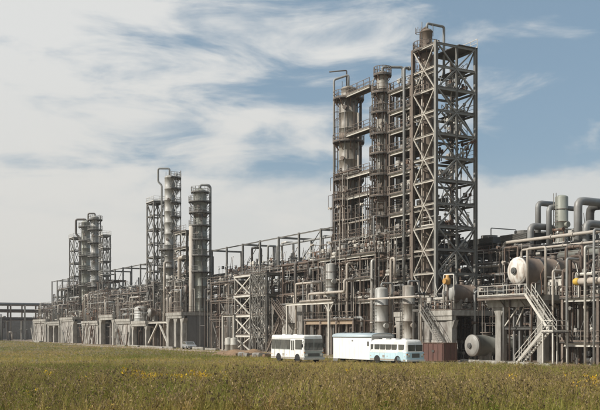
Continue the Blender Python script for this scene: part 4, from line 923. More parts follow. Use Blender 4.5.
tangle('around the tall column feet', c1x-5, c2x+9, .5, 10, 1, 17, 38, 46, (4, 2, 3, 3, 3), small=170)
tangle('under the lattice tower', -6, 9, 3, 11, .5, 8.5, 18, 47, (4, 1, 5, 1, 1), small=50)
tangle('behind the right concrete table', 3, 16, 8, 12, 1, 12.5, 22, 48, (5, 2, 5, 1, 1), small=60)
tangle('at the right edge', 19, 28.5, 1, 11, .5, 12.5, 30, 49, (5, 2, 4, 1, 2), (.07, .19), small=140)
tangle('on top of the far left concrete blocks', X(36, 1), X(72, 1), .6, 5, 7.5, 12.5, 22, 51, (3, 4, 2, 2, 2), small=140, zb=6.2, far=True)
tangle('on top of the tables below the far left columns', X(84, 1), X(112, 1), .6, 5, 7.6, 14, 18, 52, (3, 4, 2, 2, 2), small=110, zb=6.0, far=True)
tangle('on top of the low concrete table', X(117, 1), X(145, 1), .6, 3, 6, 11.5, 14, 53, (3, 4, 2, 2, 2), small=80, zb=5.6, far=True)
tangle('on top of the middle concrete block', X(167, 1), X(181, 1), .6, 4, 7.6, 14, 10, 54, (3, 4, 2, 2, 2), small=60, zb=7.1, far=True)
tangle('high around the two tall tan columns', c1x-2, c2x+3, 2.6, 8, 13, 27, 16, 55, (4, 3, 3, 2, 1), (.07, .16), small=70, zb=9)
tangle('between the far left concrete blocks', X(36, 2), X(146, 2), 1, 6, .5, 7, 60, 62, (4, 2, 4, 2, 1), small=120, far=True)
tangle('behind the lattice tower', -8, 6, 9, 12, 5, 14, 22, 50, (4, 2, 5, 1, 1), small=60)
# ------------------------------------------------------------------ small fittings lying on the decks and hung on the pipes
def fittings(where, x0, x1, y0, y1, levels, n, seed):
    rnd = random.Random(seed); U = rnd.uniform
    for mname, c, share in (('steel_light', 'pale', .3), ('insulation', 'silver', .2), ('steel_dark', 'dark', .3), ('rust', 'rusty', .2)):
        b = MB()
        for i in range(int(n*share)):
            x, y, z = U(0, x1-x0), U(0, y1-y0), rnd.choice(levels); k = rnd.random(); s = U(.12, .38)
            if k < .3:      # instrument or junction box on a post
                b.bar((x, y, z), (x, y, z+1.2), .06); b.box(x-s, x+s, y-s*.4, y+s*.4, z+1.0, z+1.0+s*1.8)
            elif k < .55:   # valve with hand wheel on a stub
                h = U(.4, 1.6); b.tube([(x, y, z), (x, y, z+h)], .07, 6); b.lathe([(.1, h-.2), (.2, h), (.1, h+.2)], 8, (x, y, z)); b.lathe([(.24, h+.4), (.24, h+.45)], 8, (x, y, z)); b.tube([(x, y, z+h), (x, y, z+h+.42)], .03, 4)
            elif k < .75:   # short horizontal spool with flanges
                L = U(.8, 2.6); h = U(.3, 2.4); d = rnd.choice(((L, 0, 0), (0, L, 0))); p = Vector((x, y, z+h)); r = U(.06, .17); q = p+Vector(d); u = Vector(d).normalized()
                b.tube([p, q], r, 7); b.tube([p, p+u*.08], r*1.6, 7); b.tube([q-u*.08, q], r*1.6, 7); b.bar((p.x, p.y, z), p, .07); b.bar((q.x, q.y, z), q, .07)
            elif k < .9:    # pump and motor on a plinth
                b.box(x-.5, x+.5, y-.3, y+.3, z, z+.25); b.lathe([(.0005, -.5), (.25, -.45), (.25, .1), (.14, .14), (.14, .3), (.3, .32), (.3, .55), (.0005, .6)], 10, (x, y, z+.55), 'x')
            else:           # kinked conduit climbing to the next deck
                b.tube([(x, y, z), (x, y, z+U(1, 2)), (x+U(-.6, .6), y, z+2.2), (x+U(-.6, .6), y+.4, z+3.4)], .045, 5)
        solo(b, 'fittings', f'many small {c} valves, boxes and pumps {where}', 'fittings', mname, x0, y0, 0, kind='stuff')
fittings('on the decks behind the white bus', X(274, 3), X(335, 3), 3.2, 9.5, (0, 6.5, 10, 13.2), 420, 71)
fittings('on the decks around the tall column feet', c1x-3.5, c2x+7, 1.0, 3.0, (0, zl(303), zl(282), zl(260)), 320, 72)
fittings('on the frame behind the tall columns', c1x-3.5, c2x+7.5, 8.1, 11.8, (6, 9.5, 13, 16.5), 320, 73)
fittings('on the access structure beside the lattice tower', fx0+.2, fx1-.2, fy+.2, fy+3.3, fl, 260, 74)
fittings('left of the lattice stair tower', X(214, 3), X(238, 3), 3, 9, (0, 5.5, 9, 12.5), 220, 75)
fittings('between left and middle columns', X(110, 4), X(148, 4), 4, 9, (5.6, 9, 12.5), 380, 76)
fittings('on the frame below the middle columns', X(150, 6), X(192, 6), 4.2, 10, (7, 10.5, 14), 260, 77)
fittings('on the frame below the far left columns', X(60, 5), X(107, 5), 5.5, 10, (7, 10.5, 14), 400, 78)
fittings('on the far left concrete blocks', X(36, 1), X(112, 1), .3, 6, (6.3, 7.2), 380, 79)
fittings('on the table under the lattice tower', -7.5, T1x1-.3, .3, 9.5, (5.8,), 110, 80)
fittings('under the lattice tower table', -7, 8.5, 4, 10, (0,), 80, 81)
fittings('on the right concrete table', T2x0, T2x1, .2, 10, (7.1,), 90, 82)
fittings('on the right edge decks', X(564, .5), 28.5, .7, 7.8, (0, 2.3, 6.7), 260, 83)
fittings('on the right rack', -20, 21, RY0, RY1, (8.2, 11.4, 13.6), 300, 84)
fittings('on the middle rack decks', X(215, RY0), X(340, RY0), RY0, RY1, (12.6, 15.6), 420, 85)
fittings('on the tower platforms', TX1-TLX+.3, TX1-.3, 4.5, 7.8, [v+.28 for v in tl[2:-2]], 90, 86)
# ------------------------------------------------------------------ vehicles
import bmesh
def thing_at(name, label, cat, px, Y, rz=0.0, z=0.0):
    o = bpy.data.objects.new(name, None); COL.objects.link(o); o.location = ((px-300)/F*Y, Y, z); o.rotation_euler = (0, 0, RZ+rz)
    return tag(o, label, cat)
def rounded(name, dims, mat, parent, bev=.2, seg=3, taper=None):
    x0, x1, y0, y1, z0, z1 = dims; bm = bmesh.new(); b = MB().box(*dims); vs = [bm.verts.new(v) for v in b.v]
    for f in b.f: bm.faces.new([vs[i] for i in f])
    if taper:
        for v in vs:
            if v.co.z > (z0+z1)/2: v.co.x += taper[0] if v.co.x < (x0+x1)/2 else -taper[1]; v.co.y += taper[2]*(1 if v.co.y < (y0+y1)/2 else -1)
    es = [e for e in bm.edges if not (abs(e.verts[0].co.z-z0) < 1e-4 and abs(e.verts[1].co.z-z0) < 1e-4)]
    bmesh.ops.bevel(bm, geom=es, offset=bev, segments=seg, affect='EDGES', profile=.5)
    me = bpy.data.meshes.new(name); bm.to_mesh(me); bm.free(); me.materials.append(MATS[mat])
    for p in me.polygons: p.use_smooth = True
    me.set_sharp_from_angle(angle=R(40)); o = bpy.data.objects.new(name, me); COL.objects.link(o); o.parent = parent
    return o
def wheel(parent, x, y, r, side):
    w = MB().lathe([(r*.55, -.12), (r*.95, -.13), (r, -.08), (r, .08), (r*.95, .13), (r*.55, .12)], 20, (x, y, r), 'y').build('wheel', 'tyre', parent, True)
    MB().lathe([(r*.56, -.08), (r*.5, -.11), (r*.25, -.05), (.0005, -.09)] if side < 0 else [(r*.56, .08), (r*.5, .11), (r*.25, .05), (.0005, .09)], 16, (x, y, r), 'y').build('rim', 'barrel_white', w, True)
def arch(parent, x, y, r, z):
    n = 12; pts = [(r*math.cos(PI*i/n), r*math.sin(PI*i/n)) for i in range(n+1)]
    vs = [(x+a, y-.008, z+b) for a, b in pts]+[(x+a, y+.05, z+b) for a, b in pts]; m = n+1
    MB().add(vs, [tuple(range(m))]+[tuple(range(2*m-1, m-1, -1))]+[(i, m+i, m+(i+1) % m, (i+1) % m) for i in range(m)]).build('wheel_arch', 'tyre', parent)
def panes(parent, spans, y, z0, z1, side, mat='glass', fr='steel_dark'):
    for a, b in spans:
        w = MB().box(a, b, *(sorted((y, y+side*.012))), z0, z1).build('window', fr, parent)
        MB().box(a+.035, b-.035, *(sorted((y+side*.0125, y+side*.018))), z0+.035, z1-.035).build('pane', mat, w)
def bus_white():
    t = thing_at('bus', 'white boxy bus with dark windscreen, parked left of the trailer', 'bus', 303.5, 93.5, R(1))
    L, w = 7.0, 1.2                             # front corner of the lit side is the root; the bus runs back along -x
    b = rounded('body', (-L, 0, 0, 2*w, .42, 2.86), 'bus_white', t, .2, 4, (.08, .1, .06))
    panes(t, [(-6.75, -5.95), (-5.9, -4.75), (-4.7, -3.65), (-3.6, -2.75), (-1.7, -.35)], .027, 1.4, 2.4, -1)
    d = MB().box(-2.65, -1.8, .004, .03, .5, 2.4).build('door', 'bus_white', t); MB().box(-2.55, -2.27, -.004, .003, 1.3, 2.3).box(-2.19, -1.9, -.004, .003, 1.3, 2.3).build('pane', 'glass', d)
    MB().box(-.035, .006, .16, 2*w-.16, 1.32, 2.46).build('windscreen', 'glass', t)
    MB().box(-.03, .03, w-.03, w+.03, 1.34, 2.44).build('windscreen_pillar', 'bus_front', t)
    MB().box(-.02, .016, .1, 2*w-.1, .62, 1.26).build('front_panel', 'bus_front', t)
    MB().box(.017, .05, .55, 2*w-.55, .72, 1.02).build('grille', 'steel_dark', t); MB().box(-.05, .16, -.01, 2*w+.01, .38, .6).build('bumper', 'chrome', t)
    for y in (.35, 2*w-.35): MB().lathe([(.14, .017), (.14, .05), (.1, .07), (.0005, .075)], 16, (0, y, .86), 'x').build('headlight', 'lamp_glass', t, True)
    MB().box(.161, .175, w-.26, w+.26, .42, .54).build('number_plate', 'head_white', t)
    for x in (-1.25, -5.2):
        arch(t, x, 0, .55, .42)
        wheel(t, x, .16, .47, -1); wheel(t, x, 2*w-.16, .47, 1)
    for y in (-.12, 2*w+.12): MB().box(-.12, -.04, y-.1, y+.1, 1.6, 1.95).bar((-.08, y, 1.95), (-.2, .1 if y < 0 else 2*w-.1, 2.3), .03).build('mirror', 'steel_dark', t)
    for x in (-5.6, -3.2): MB().box(x-.35, x+.35, w-.35, w+.35, 2.85, 2.95).build('roof_hatch', 'bus_white', t)
    for z in (1.34,): MB().box(-L+.3, -2.75, .018, .03, z, z+.06).build('side_trim', 'bus_front', t)
def bus_details(t, L, w, zs, z0, dirt=.35):
    for x in [-L+.9+i*(L-1.6)/5 for i in range(6)]: MB().box(x, x+.014, -.004, .006, z0+.1, zs).build('panel_seam', 'steel_dark', t)
    MB().box(-L+.2, -.15, -.003, .02, z0+.02, z0+dirt*.55).build('sill_panel', 'road_dirt', t)
    MB().box(-L*.62, -L*.62+.35, -.006, .0, z0+.3, z0+.55).build('fuel_flap', 'road_dirt', t)
    for x in (-.3, -L*.5, -L+.3): MB().box(x, x+.1, -.02, .0, z0+.42, z0+.48).build('side_marker', 'amber', t)
    for y in (.12, 2*w-.12): MB().box(.0, .05, y-.07, y+.07, z0+.62, z0+.72).build('indicator', 'amber', t)
def bus_blue():
    t = thing_at('bus', 'old rounded bus, white roof and pale blue sides, by the trailer', 'bus', 406, 87.5, R(2))
    L, w = 6.0, 1.12
    rounded('body', (-L, 0, 0, 2*w, .4, 1.32), 'bus_blue', t, .16, 3)
    rounded('upper_body', (-L+.02, -.02, .02, 2*w-.02, 1.15, 2.45), 'bus_white', t, .34, 5, (.12, .18, .1))
    panes(t, [(-5.75, -5.3), (-5.1, -4.25), (-4.18, -3.33), (-3.26, -2.41), (-2.34, -1.5), (-1.25, -.4)], .062, 1.3, 1.98, -1)
    d = MB().box(-1.3, -.45, -.008, .0, .48, 1.28).build('door', 'bus_blue', t)
    for a, b in ((.3, 1.1), (1.2, 2.0)):
        p = MB().box(-.13, -.05, a, b, 1.36, 1.96).build('windscreen', 'steel_dark', t); MB().box(-.051, -.04, a+.05, b-.05, 1.4, 1.92).build('pane', 'glass', p)
    MB().box(-.02, .12, .02, 2*w-.02, .4, .58).build('bumper', 'bus_white', t); MB().box(.0, .02, .7, 1.6, .75, 1.15).build('grille', 'steel_dark', t)
    for y in (.32, 2*w-.32): MB().lathe([(.13, .0), (.13, .05), (.0005, .07)], 14, (0, y, .95), 'x').build('headlight', 'lamp_glass', t, True)
    for x in (-1.3, -4.6):
        arch(t, x, 0, .52, .4); wheel(t, x, .15, .45, -1); wheel(t, x, 2*w-.15, .45, 1)
    for x in (-4.6, -3.1, -1.5): MB().box(x-.3, x+.3, w-.25, w+.25, 2.43, 2.55).build('roof_vent', 'bus_white', t)
    MB().box(-L+.1, -.1, -.006, .0, 1.18, 1.24).build('side_trim', 'bus_white', t)
def trailer():
    t = thing_at('site_trailer', 'white box site trailer with arched roof between the two buses', 'trailer', 371.5, 94, R(1))
    L, w, z0, z1 = 7.2, 2.7, .36, 2.72
    pr = [(0, z0), (w, z0), (w, z1)]+[(w/2+w/2*math.cos(a), z1+.3*math.sin(a)) for a in np.linspace(.35, PI-.35, 9)]+[(0, z1)]
    n = len(pr); b = MB(); b.add([(-L, y, z) for y, z in pr]+[(0, y, z) for y, z in pr], [(i, (i+1) % n, n+(i+1) % n, n+i)[::-1] for i in range(n)]+[tuple(range(n)), tuple(range(2*n-1, n-1, -1))]); b.build('body', 'trailer_white', t)
    pr2 = [(-.07, z1-.05)]+[(w/2-(w/2+.07)*math.cos(a), z1+.06+.3*math.sin(a)) for a in np.linspace(.2, PI-.2, 11)]+[(w+.07, z1-.05)]
    m = len(pr2); c = MB()
    vs = [(-L-.1, y, z) for y, z in pr2]+[(.1, y, z) for y, z in pr2]+[(-L-.1, y, z-.07) for y, z in pr2]+[(.1, y, z-.07) for y, z in pr2]
    c.add(vs, [(i, m+i, m+i+1, i+1) for i in range(m-1)]+[(2*m+i, 2*m+i+1, 3*m+i+1, 3*m+i) for i in range(m-1)]+[(i, i+1, 2*m+i+1, 2*m+i) for i in range(m-1)]+[(m+i, 3*m+i, 3*m+i+1, m+i+1) for i in range(m-1)]+[(0, 2*m, 3*m, m), (m-1, 2*m-1, 4*m-1, 3*m-1)]); c.build('roof', 'roof_blue', t, True)
    MB().box(.004, .03, .9, 1.8, z0+.1, z0+2.2).build('door', 'steel_grey', t); MB().box(.002, .02, .1, w-.1, z0+.05, z1).build('end_panel', 'steel_light', t)
    for i in range(6): MB().box(-L+i*L/6+.01, -L+i*L/6+.04, -.014, 0, z0, z1-.06).build('seam', 'trailer_white', t)
    MB().box(-.75, -.45, -.03, 0, 1.75, 2.2).build('vent_hatch', 'steel_dark', t); MB().box(-3.6, -3.35, -.03, 0, 2.2, 2.35).build('vent', 'steel_grey', t)
    for x in (-6.0, -4.4, -2.8, -1.2): MB().lathe([(.13, 0), (.13, .2), (.2, .21), (.0005, .32)], 12, (x, .75, z1+.2)).build('roof_vent', 'steel_dark', t)
    MB().box(-L+.1, -.1, .3, w-.3, .25, z0).build('chassis', 'steel_dark', t)
    for x in (-5.8, -1.4): wheel(t, x, .35, .42, -1); wheel(t, x, w-.35, .42, 1)
    MB().bar((-L, .5, .65), (-L-2.0, w/2, .6), .12).bar((-L, w-.5, .65), (-L-2.0, w/2, .6), .12).bar((-L-1.9, w/2, .05), (-L-1.9, w/2, 1.2), .09).bar((-L-.9, .95, .65), (-L-.15, 1.1, 1.9), .08).build('drawbar', 'steel_dark', t)
    MB().box(-L-.02, -L+1.0, -.05, -.016, .05, z0).build('skirt_panel', 'steel_grey', t)
def container():
    t = thing_at('metal_container', 'rusty red metal container beside the blue bus', 'container', 443.5, 96, R(2))
    L, w, h = 3.5, 1.9, 2.05
    MB().box(-L, 0, 0, w, .12, h).build('body', 'red_paint', t); MB().box(-L-.05, .05, -.05, w+.05, h, h+.08).build('lid', 'rust', t)
    for i in range(5): MB().box(-L+.1+i*(L-.28)/4, -L+.18+i*(L-.28)/4, -.06, 0, .12, h).build('rib', 'red_paint', t)
    for y in (.2, .95, 1.62): MB().box(0, .05, y, y+.08, .12, h).build('rib', 'rust', t)
    for x in (-L+.2, -.5): MB().box(x, x+.3, .1, w-.1, 0, .12).build('skid', 'steel_dark', t)
    MB().box(-1.9, -1.5, -.075, -.061, 1.1, 1.35).build('handle', 'steel_dark', t)
def car():
    t = thing_at('parked_car', 'small silver car parked before the middle concrete block', 'car', 188, 166, R(-6))
    L, w = 4.2, 1.65; pr = [(-L, .3), (0, .3), (.0, .62), (-.25, .8), (-1.15, .9), (-1.75, 1.38), (-3.1, 1.42), (-3.8, .95), (-L, .88)]
    n = len(pr); b = MB().add([(x, 0, z) for x, z in pr]+[(x, w, z) for x, z in pr], [tuple(range(n)), tuple(range(2*n-1, n-1, -1))]+[(i, n+i, n+(i+1) % n, (i+1) % n) for i in range(n)]); b.build('body', 'silver_paint', t)
    MB().add([(-1.35, -.01, .95), (-1.8, -.01, 1.32), (-2.35, -.01, 1.34), (-2.35, -.01, .95)], [(0,1,2,3)]).add([(-2.42, -.01, .95), (-2.42, -.01, 1.34), (-3.05, -.01, 1.36), (-3.6, -.01, .97)], [(0,1,2,3)]).build('side_window', 'glass', t)
    MB().add([(-1.13, .12, .93), (-1.13, w-.12, .93), (-1.7, w-.16, 1.36), (-1.7, .16, 1.36)], [(0,1,2,3)]).build('windscreen', 'glass', t)
    for y in (.25, w-.25): MB().lathe([(.11, .0), (.11, .03), (.0005, .05)], 12, (0, y, .6), 'x').build('headlight', 'lamp_glass', t)
    for x in (-.8, -3.35): wheel(t, x, .08, .3, -1); wheel(t, x, w-.08, .3, 1)
bus_white(); bus_blue()
for o in [q for q in bpy.data.objects if q.name.startswith('bus') and q.type == 'EMPTY']:
    if 'boxy' in o['label']:
        bus_details(o, 7.0, 1.2, 1.38, .42); MB().box(-6.9, -.1, .045, .075, 2.5, 2.54).build('drip_rail', 'steel_grey', o)
        for y in (.55, 1.55): MB().bar((.02, y, 1.34), (.02, y+.35, 2.0), .02).build('wiper', 'steel_dark', o)
    else: bus_details(o, 6.0, 1.12, 1.12, .4)
trailer(); container(); car()

for o in bpy.data.objects:
    if o.type == 'EMPTY' and o.get('category') in ('bus', 'trailer'): o.scale = (1.04, 1.04, 1.04)

# ------------------------------------------------------------------ kerb blocks, rubble and soil at the plant edge
rnd = random.Random(9)
for i, (px, yy, l, h, w) in enumerate(((34, -4, 9, .5, 1), (117, -2.9, 7, .3, .6), (128, -2.9, 7, .3, .6), (140, -2.9, 7, .35, .6), (152, -3.1, 7, .3, .7), (163, -3.2, 6, .35, .7), (192, -3, 5, .5, 1.2), (205, -3, 5, .35, .8), (460, -3.1, 3, .3, .8), (470, -3.2, 3, .28, .7), (484, -3.3, 3.4, .32, .9), (508, -3.6, 3, .3, .7), (534, -4, 2.2, .3, .8))):
    b = MB().box(0, l, 0, w, -.05, h); b.v = [(x+rnd.uniform(-.06, .06), y+rnd.uniform(-.06, .06), z+rnd.uniform(-.04, .04)) for x, y, z in b.v]
    near = ('by the far left pipe rack', 'before the low concrete table, first from left', 'before the low concrete table, second from left', 'before the low concrete table, third from left', 'before the pale V brace, left one', 'before the pale V brace, right one', 'left of the grey end wall', 'below the grey end wall', 'right of the red container', 'below the grey green tank head', 'left of the right pillared table', 'between the right table pillars', 'at the foot of the two flight stair')[i]
    solo(b, 'concrete_block', f'pale broken concrete slab {near}', 'slab', 'concrete', X(px, yy), yy, 0, 'broken concrete slabs', rz=rnd.uniform(-.06, .06))
def mound(label, px, Y, lx, ly, h, seed, mat='soil'):
    rnd = random.Random(seed); b = MB(); n = 14; m = 7; ph = [rnd.uniform(0, 6) for _ in range(6)]
    for j in range(m+1):
        for i in range(n+1):
            u, v = i/n*2-1, j/m*2-1; e = max(0, 1-u*u)*max(0, 1-v*v)
            z = h*e*(.75+.25*math.sin(5*u+ph[0])*math.cos(3*v+ph[1])+.2*math.sin(9*u+ph[2]))+rnd.uniform(-.05, .05)*e-.02
            b.v.append((u*lx/2, v*ly/2, z))
    b.f = [(j*(n+1)+i, j*(n+1)+i+1, (j+1)*(n+1)+i+1, (j+1)*(n+1)+i) for j in range(m) for i in range(n)]
    o = b.build('soil_mound', mat, None, False, ((px-300)/F*Y, Y, 0), RZ); tag(o, label, 'mound')
mound('brown soil heap before the lattice stair tower', 246, 122, 13, 4, 1.1, 1)
mound('low pale rubble heap left of the white bus', 232, 128, 9, 4, .8, 2)
mound('small dark soil heap right of the pillared table', 575, 82, 6, 3, .5, 3)
for i in range(9):
    px = 238+i*3.6; Y = 120-i*.8; s = rnd.uniform(.35, .7); b = MB().box(-s, s, -s*.6, s*.6, -.1, s*.8)
    b.v = [(x+rnd.uniform(-.1, .1), y+rnd.uniform(-.1, .1), z+rnd.uniform(-.08, .08)) for x, y, z in b.v]
    o = b.build('rubble_block', 'panel_pale' if i % 2 else 'soil', None, False, ((px-300)/F*Y, Y, 0), rnd.uniform(0, 3)); tag(o, ('pale' if i % 2 else 'brown')+' lump of rubble on the heap left of the white bus', 'rubble', ('pale' if i % 2 else 'brown')+' rubble lumps')
#SECTION
# ------------------------------------------------------------------ meadow
def build_meadow():
    rng = np.random.default_rng(4)
    def grass(nb, h, w, spread, bend):
        V, T, C = [], [], []
        for i in range(nb):
            a = rng.uniform(0, 6.28); d = rng.uniform(0, spread); bx, by = d*math.cos(a), d*math.sin(a)
            q = rng.uniform(0, 6.28); hh = h*rng.uniform(.55, 1.15); ww = w*rng.uniform(.6, 1.3); ld = bend*rng.uniform(.2, 1)*hh
            ux, uy = math.cos(q), math.sin(q); o = len(V); s = rng.uniform(.75, 1.2)
            V += [(bx-uy*ww, by+ux*ww, -.05), (bx+uy*ww, by-ux*ww, -.05), (bx+ux*ld*.35-uy*ww*.7, by+uy*ld*.35+ux*ww*.7, hh*.6), (bx+ux*ld*.35+uy*ww*.7, by+uy*ld*.35-ux*ww*.7, hh*.6), (bx+ux*ld, by+uy*ld, hh)]
            T += [(o, o+1, o+3), (o, o+3, o+2), (o+2, o+3, o+4)]; C += [(s, 0)]*5
        return np.array(V), np.array(T), np.array(C)
    def weed(h, nl, heads, lw, hr, hc):
        V, T, C = [], [], []
        def tri(a, b, c, s, k):
            o = len(V); V.extend([a, b, c]); T.append((o, o+1, o+2)); C.extend([(s, k)]*3)
        def stem(p, q, w, k=1):
            tri((p[0]-w, p[1], p[2]), (p[0]+w, p[1], p[2]), (q[0], q[1], q[2]), 1, k); tri((p[0], p[1]-w, p[2]), (p[0], p[1]+w, p[2]), (q[0], q[1], q[2]), 1, k)
        top = (rng.uniform(-.12, .12)*h, rng.uniform(-.12, .12)*h, h); stem((0, 0, -.05), top, .015)
        for i in range(nl):
            f = rng.uniform(.12, .85); a = rng.uniform(0, 6.28); l = lw*rng.uniform(.7, 1.4)*(1.1-f*.5); c = (top[0]*f, top[1]*f, h*f)
            e = (c[0]+l*math.cos(a), c[1]+l*math.sin(a), c[2]+l*rng.uniform(-.3, .6)); m = ((c[0]+e[0])/2, (c[1]+e[1])/2, (c[2]+e[2])/2+.04); w = l*.2
            tri(c, (m[0]-w*math.sin(a), m[1]+w*math.cos(a), m[2]), e, rng.uniform(.7, 1.25), 0); tri(c, e, (m[0]+w*math.sin(a), m[1]-w*math.cos(a), m[2]), rng.uniform(.7, 1.25), 0)
        for i in range(heads):
            a = rng.uniform(0, 6.28); f = rng.uniform(.6, .9); l = h*rng.uniform(.08, .3); c = (top[0]*f, top[1]*f, h*f); e = (c[0]+l*math.cos(a)*.7, c[1]+l*math.sin(a)*.7, min(h*1.08, c[2]+l))
            stem(c, e, .007)
            for _ in range(3):
                g = [tuple(e[k]+rng.uniform(-hr, hr)*(1.5 if k == 2 else 1) for k in range(3)) for _ in range(3)]; tri(*g, rng.uniform(.7, 1.3), hc)
        return np.array(V), np.array(T), np.array(C)
    near = [grass(26, .7, .008, .22, .45) for _ in range(4)]+[grass(16, 1.0, .007, .16, .5) for _ in range(4)]
    wd = [weed(rng.uniform(.8, 1.2), 12, 5, .11, .022, 2) for _ in range(5)]+[weed(rng.uniform(.5, .85), 20, 2, .16, .02, 2) for _ in range(5)]
    wd2 = [weed(rng.uniform(.9, 1.3), 5, 14, .1, .026, 2) for _ in range(5)]
    tall = [weed(rng.uniform(1.0, 1.4), 12, 8, .14, .03, 5) for _ in range(6)]
    yel = [weed(rng.uniform(.95, 1.2), 9, 16, .12, .05, 3) for _ in range(3)]
    wht = [weed(rng.uniform(.75, .95), 7, 5, .12, .025, 4) for _ in range(2)]
    mid = [grass(16, .62, .015, .3, .45) for _ in range(5)]
    mw = [weed(rng.uniform(.6, 1.0), 9, 6, .17, .04, 2) for _ in range(5)]
    far = [grass(9, .6, .04, .5, .5) for _ in range(3)]+[weed(.8, 5, 4, .3, .06, 2) for _ in range(2)]
    def fld(x, y, s, k): 
        return (np.sin(x*s+1.3*k)+np.sin(y*s*.8+2.1*k+.5*np.sin(x*s*.7))+np.sin((x+y)*s*.55+k)+np.sin((x-1.4*y)*s*1.3+3*k)*.7)/3.7
    COLS = {0: ((.19, .225, .035), (.54, .41, .14)), 1: ((.27, .235, .07), (.42, .3, .13)), 2: ((.26, .195, .095), (.38, .28, .15)), 3: ((.85, .6, .03), (.8, .54, .03)), 4: ((.5, .48, .42), (.45, .42, .36)), 5: ((.15, .115, .06), (.25, .185, .1))}
    def clear(X_, Y_):
        d0, d1 = X_-O.x, Y_-O.y; lx = d0*EX.x+d1*EX.y; ly = d0*VY.x+d1*VY.y; ok = (ly < -2.4+.5*np.sin(lx*.7)) & ~((lx > -150) & (lx < 36) & (ly > -8.4+.5*np.sin(lx*.13)+.4*np.sin(lx*1.1)) & (ly < -4.4+.5*np.sin(lx*.13)+.3*np.sin(lx*1.7)) & (rng.random(len(lx)) < .93))
        for px, Y, L, w in ((303.5, 93.5, 7, 2.4), (406, 87.5, 6.0, 2.3), (371.5, 94, 7.2, 2.7), (443.5, 96, 3.5, 1.9), (188, 166, 4.2, 1.7)):
            ox, oy = (px-300)/F*Y, Y; a = (X_-ox)*EX.x+(Y_-oy)*EX.y; b = (X_-ox)*VY.x+(Y_-oy)*VY.y
            ok &= ~((a > -L-.15) & (a < .25) & (b > -.2) & (b < w+.2))
        return ok
    def scatter(n, Y0, Y1, power):
        u = rng.uniform(0, 1, n); Yv = Y0*(Y1/Y0)**u if power else Y0+(Y1-Y0)*u
        Xv = rng.uniform(-1, 1, n)*(.36*Yv+4); return Xv, Yv
    def assemble(name, label, sets, cat='meadow'):
        VV, TT, CC = [], [], []; off = 0
        for temps, Xv, Yv, smin, smax in sets:
            ok = clear(Xv, Yv); Xv, Yv = Xv[ok], Yv[ok]; idx = rng.integers(0, len(temps), len(Xv))
            for ti, (V, T, C) in enumerate(temps):
                s = idx == ti; x, y = Xv[s], Yv[s]; n = len(x)
                if not n: continue
                a = rng.uniform(0, 6.28, n); sc = rng.uniform(smin, smax, n)*(1+.22*fld(x, y, .35, 2.0))*np.clip(1.4-(y-26)/70*1.05, .38, 1.4); ca, sa = np.cos(a)*sc, np.sin(a)*sc
                P = np.empty((n, len(V), 3)); P[:, :, 0] = x[:, None]+ca[:, None]*V[:, 0]-sa[:, None]*V[:, 1]; P[:, :, 1] = y[:, None]+sa[:, None]*V[:, 0]+ca[:, None]*V[:, 1]; P[:, :, 2] = sc[:, None]*V[:, 2]
                g = np.clip(.44+.65*fld(x, y, .16, 1.0)+.35*fld(x, y, .7, .3)+rng.normal(0, .25, n), 0, 1); vv = rng.uniform(.7, 1.25, n)
                K = C[:, 1].astype(int); A = np.array([COLS[k][0] for k in K]); B = np.array([COLS[k][1] for k in K])
                col = (A[None]*(1-g[:, None, None])+B[None]*g[:, None, None])*(C[:, 0][None, :, None]*vv[:, None, None])
                VV.append(P.reshape(-1, 3)); CC.append(col.reshape(-1, 3)); TT.append((T[None]+(off+np.arange(n)*len(V))[:, None, None]).reshape(-1, 3)); off += n*len(V)
        V = np.concatenate(VV).astype('f4'); T = np.concatenate(TT).astype('i4'); C = np.concatenate(CC)
        me = bpy.data.meshes.new(name); me.vertices.add(len(V)); me.vertices.foreach_set('co', V.ravel()); me.loops.add(T.size); me.loops.foreach_set('vertex_index', T.ravel())
        me.polygons.add(len(T)); me.polygons.foreach_set('loop_start', np.arange(0, T.size, 3, dtype='i4')); me.update(calc_edges=True)
        at = me.attributes.new('plant_colour', 'FLOAT_COLOR', 'POINT'); at.data.foreach_set('color', np.concatenate([C, np.ones((len(C), 1))], 1).astype('f4').ravel())
        me.materials.append(gm); o = bpy.data.objects.new(name, me); COL.objects.link(o); tag(o, label, cat, kind='stuff'); return len(T)
    gm = bpy.data.materials.new('plants'); gm.use_nodes = True; nt = gm.node_tree; b = nt.nodes['Principled BSDF']; at = nt.nodes.new('ShaderNodeAttribute'); at.attribute_name = 'plant_colour'
    nt.links.new(at.outputs['Color'], b.inputs['Base Color']); b.inputs['Roughness'].default_value = .75; b.inputs['Specular IOR Level'].default_value = .2
    tr = nt.nodes.new('ShaderNodeBsdfTranslucent'); nt.links.new(at.outputs['Color'], tr.inputs[0]); mx = nt.nodes.new('ShaderNodeMixShader'); mx.inputs[0].default_value = .3
    nt.links.new(b.outputs[0], mx.inputs[1]); nt.links.new(tr.outputs[0], mx.inputs[2]); nt.links.new(mx.outputs[0], nt.nodes['Material Output'].inputs[0])
    n1 = assemble('meadow_grass', 'dry olive grass covering the field before the plant', [(near, *scatter(19000, 24, 82, 1), .6, 1.25), (mid, *scatter(24000, 52, 120, 1), .7, 1.3), (far, *scatter(34000, 105, 345, 1), .7, 1.3)], 'grass')
    mx_, my_ = scatter(24000, 54, 300, 1); km = fld(mx_, my_, .2, 3.3)+rng.normal(0, .35, len(mx_)) > -.1
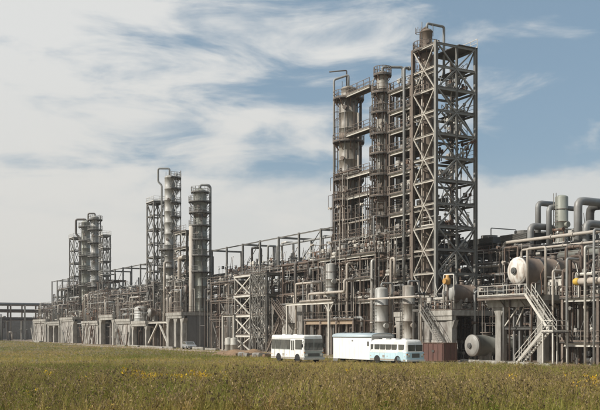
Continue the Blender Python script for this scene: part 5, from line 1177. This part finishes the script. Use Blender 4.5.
    wx, wy = scatter(14000, 24, 88, 1); k = (rng.random(len(wx)) < np.clip((88-wy)/38, 0, 1)) & (fld(wx, wy, .22, 3.3)+rng.normal(0, .35, len(wx)) > -.15); wx2, wy2 = scatter(9000, 24, 84, 1); k2 = (rng.random(len(wx2)) < np.clip((84-wy2)/40, 0, 1)) & (fld(wx2, wy2, .3, 5.1)+rng.normal(0, .3, len(wx2)) > .1)
    n2 = assemble('meadow_weeds', 'tall brown headed weeds in the foreground field', [(wd, wx[k], wy[k], .7, 1.15), (wd2, wx2[k2], wy2[k2], .75, 1.15), (mw, mx_[km], my_[km], .7, 1.2)], 'weeds')
    cx, cy = scatter(70, 25, 58, 1); pick = rng.integers(0, 70, 1500); tx = cx[pick]+rng.normal(0, 1.1, 1500); ty = cy[pick]+rng.normal(0, 1.6, 1500)
    assemble('tall_weeds', 'clumps of tall dark headed weeds standing above the foreground grass', [(tall, tx, ty, .7, 1.15)], 'weeds')
    yx = np.concatenate([rng.normal(-7.4, .9, 26), rng.normal(-5.0, .5, 10), rng.uniform(-14, 16, 10), rng.normal(13.0, .8, 8)]); yy = np.concatenate([rng.normal(45, 1.0, 26), rng.normal(46.5, .6, 10), rng.uniform(32, 60, 10), rng.normal(36, .8, 8)])
    n3 = assemble('yellow_wildflowers', 'small yellow wildflowers in clumps in the foreground field', [(yel, yx, yy, .8, 1.1)], 'wildflowers')
    hx, hy = scatter(60, 26, 60, 1); assemble('white_wildflowers', 'scattered small whitish flower heads in the foreground field', [(wht, hx, hy, .8, 1.05)], 'wildflowers')
    print('meadow tris', n1, n2, n3)
build_meadow()
# ------------------------------------------------------------------ haze
def build_haze():
    m = bpy.data.materials.new('haze_air'); m.use_nodes = True; nt = m.node_tree; nt.nodes.clear()
    out = nt.nodes.new('ShaderNodeOutputMaterial'); v = nt.nodes.new('ShaderNodeVolumePrincipled'); v.inputs['Color'].default_value = (.93, .94, .95, 1); v.inputs['Density'].default_value = 0.0002; v.inputs['Anisotropy'].default_value = .2
    nt.links.new(v.outputs[0], out.inputs['Volume'])
    o = MB().box(-2550, 2550, -350, 3550, -1, 46).build('haze', m); tag(o, 'thin pale haze lying over the field and plant', 'haze', kind='stuff')
build_haze()
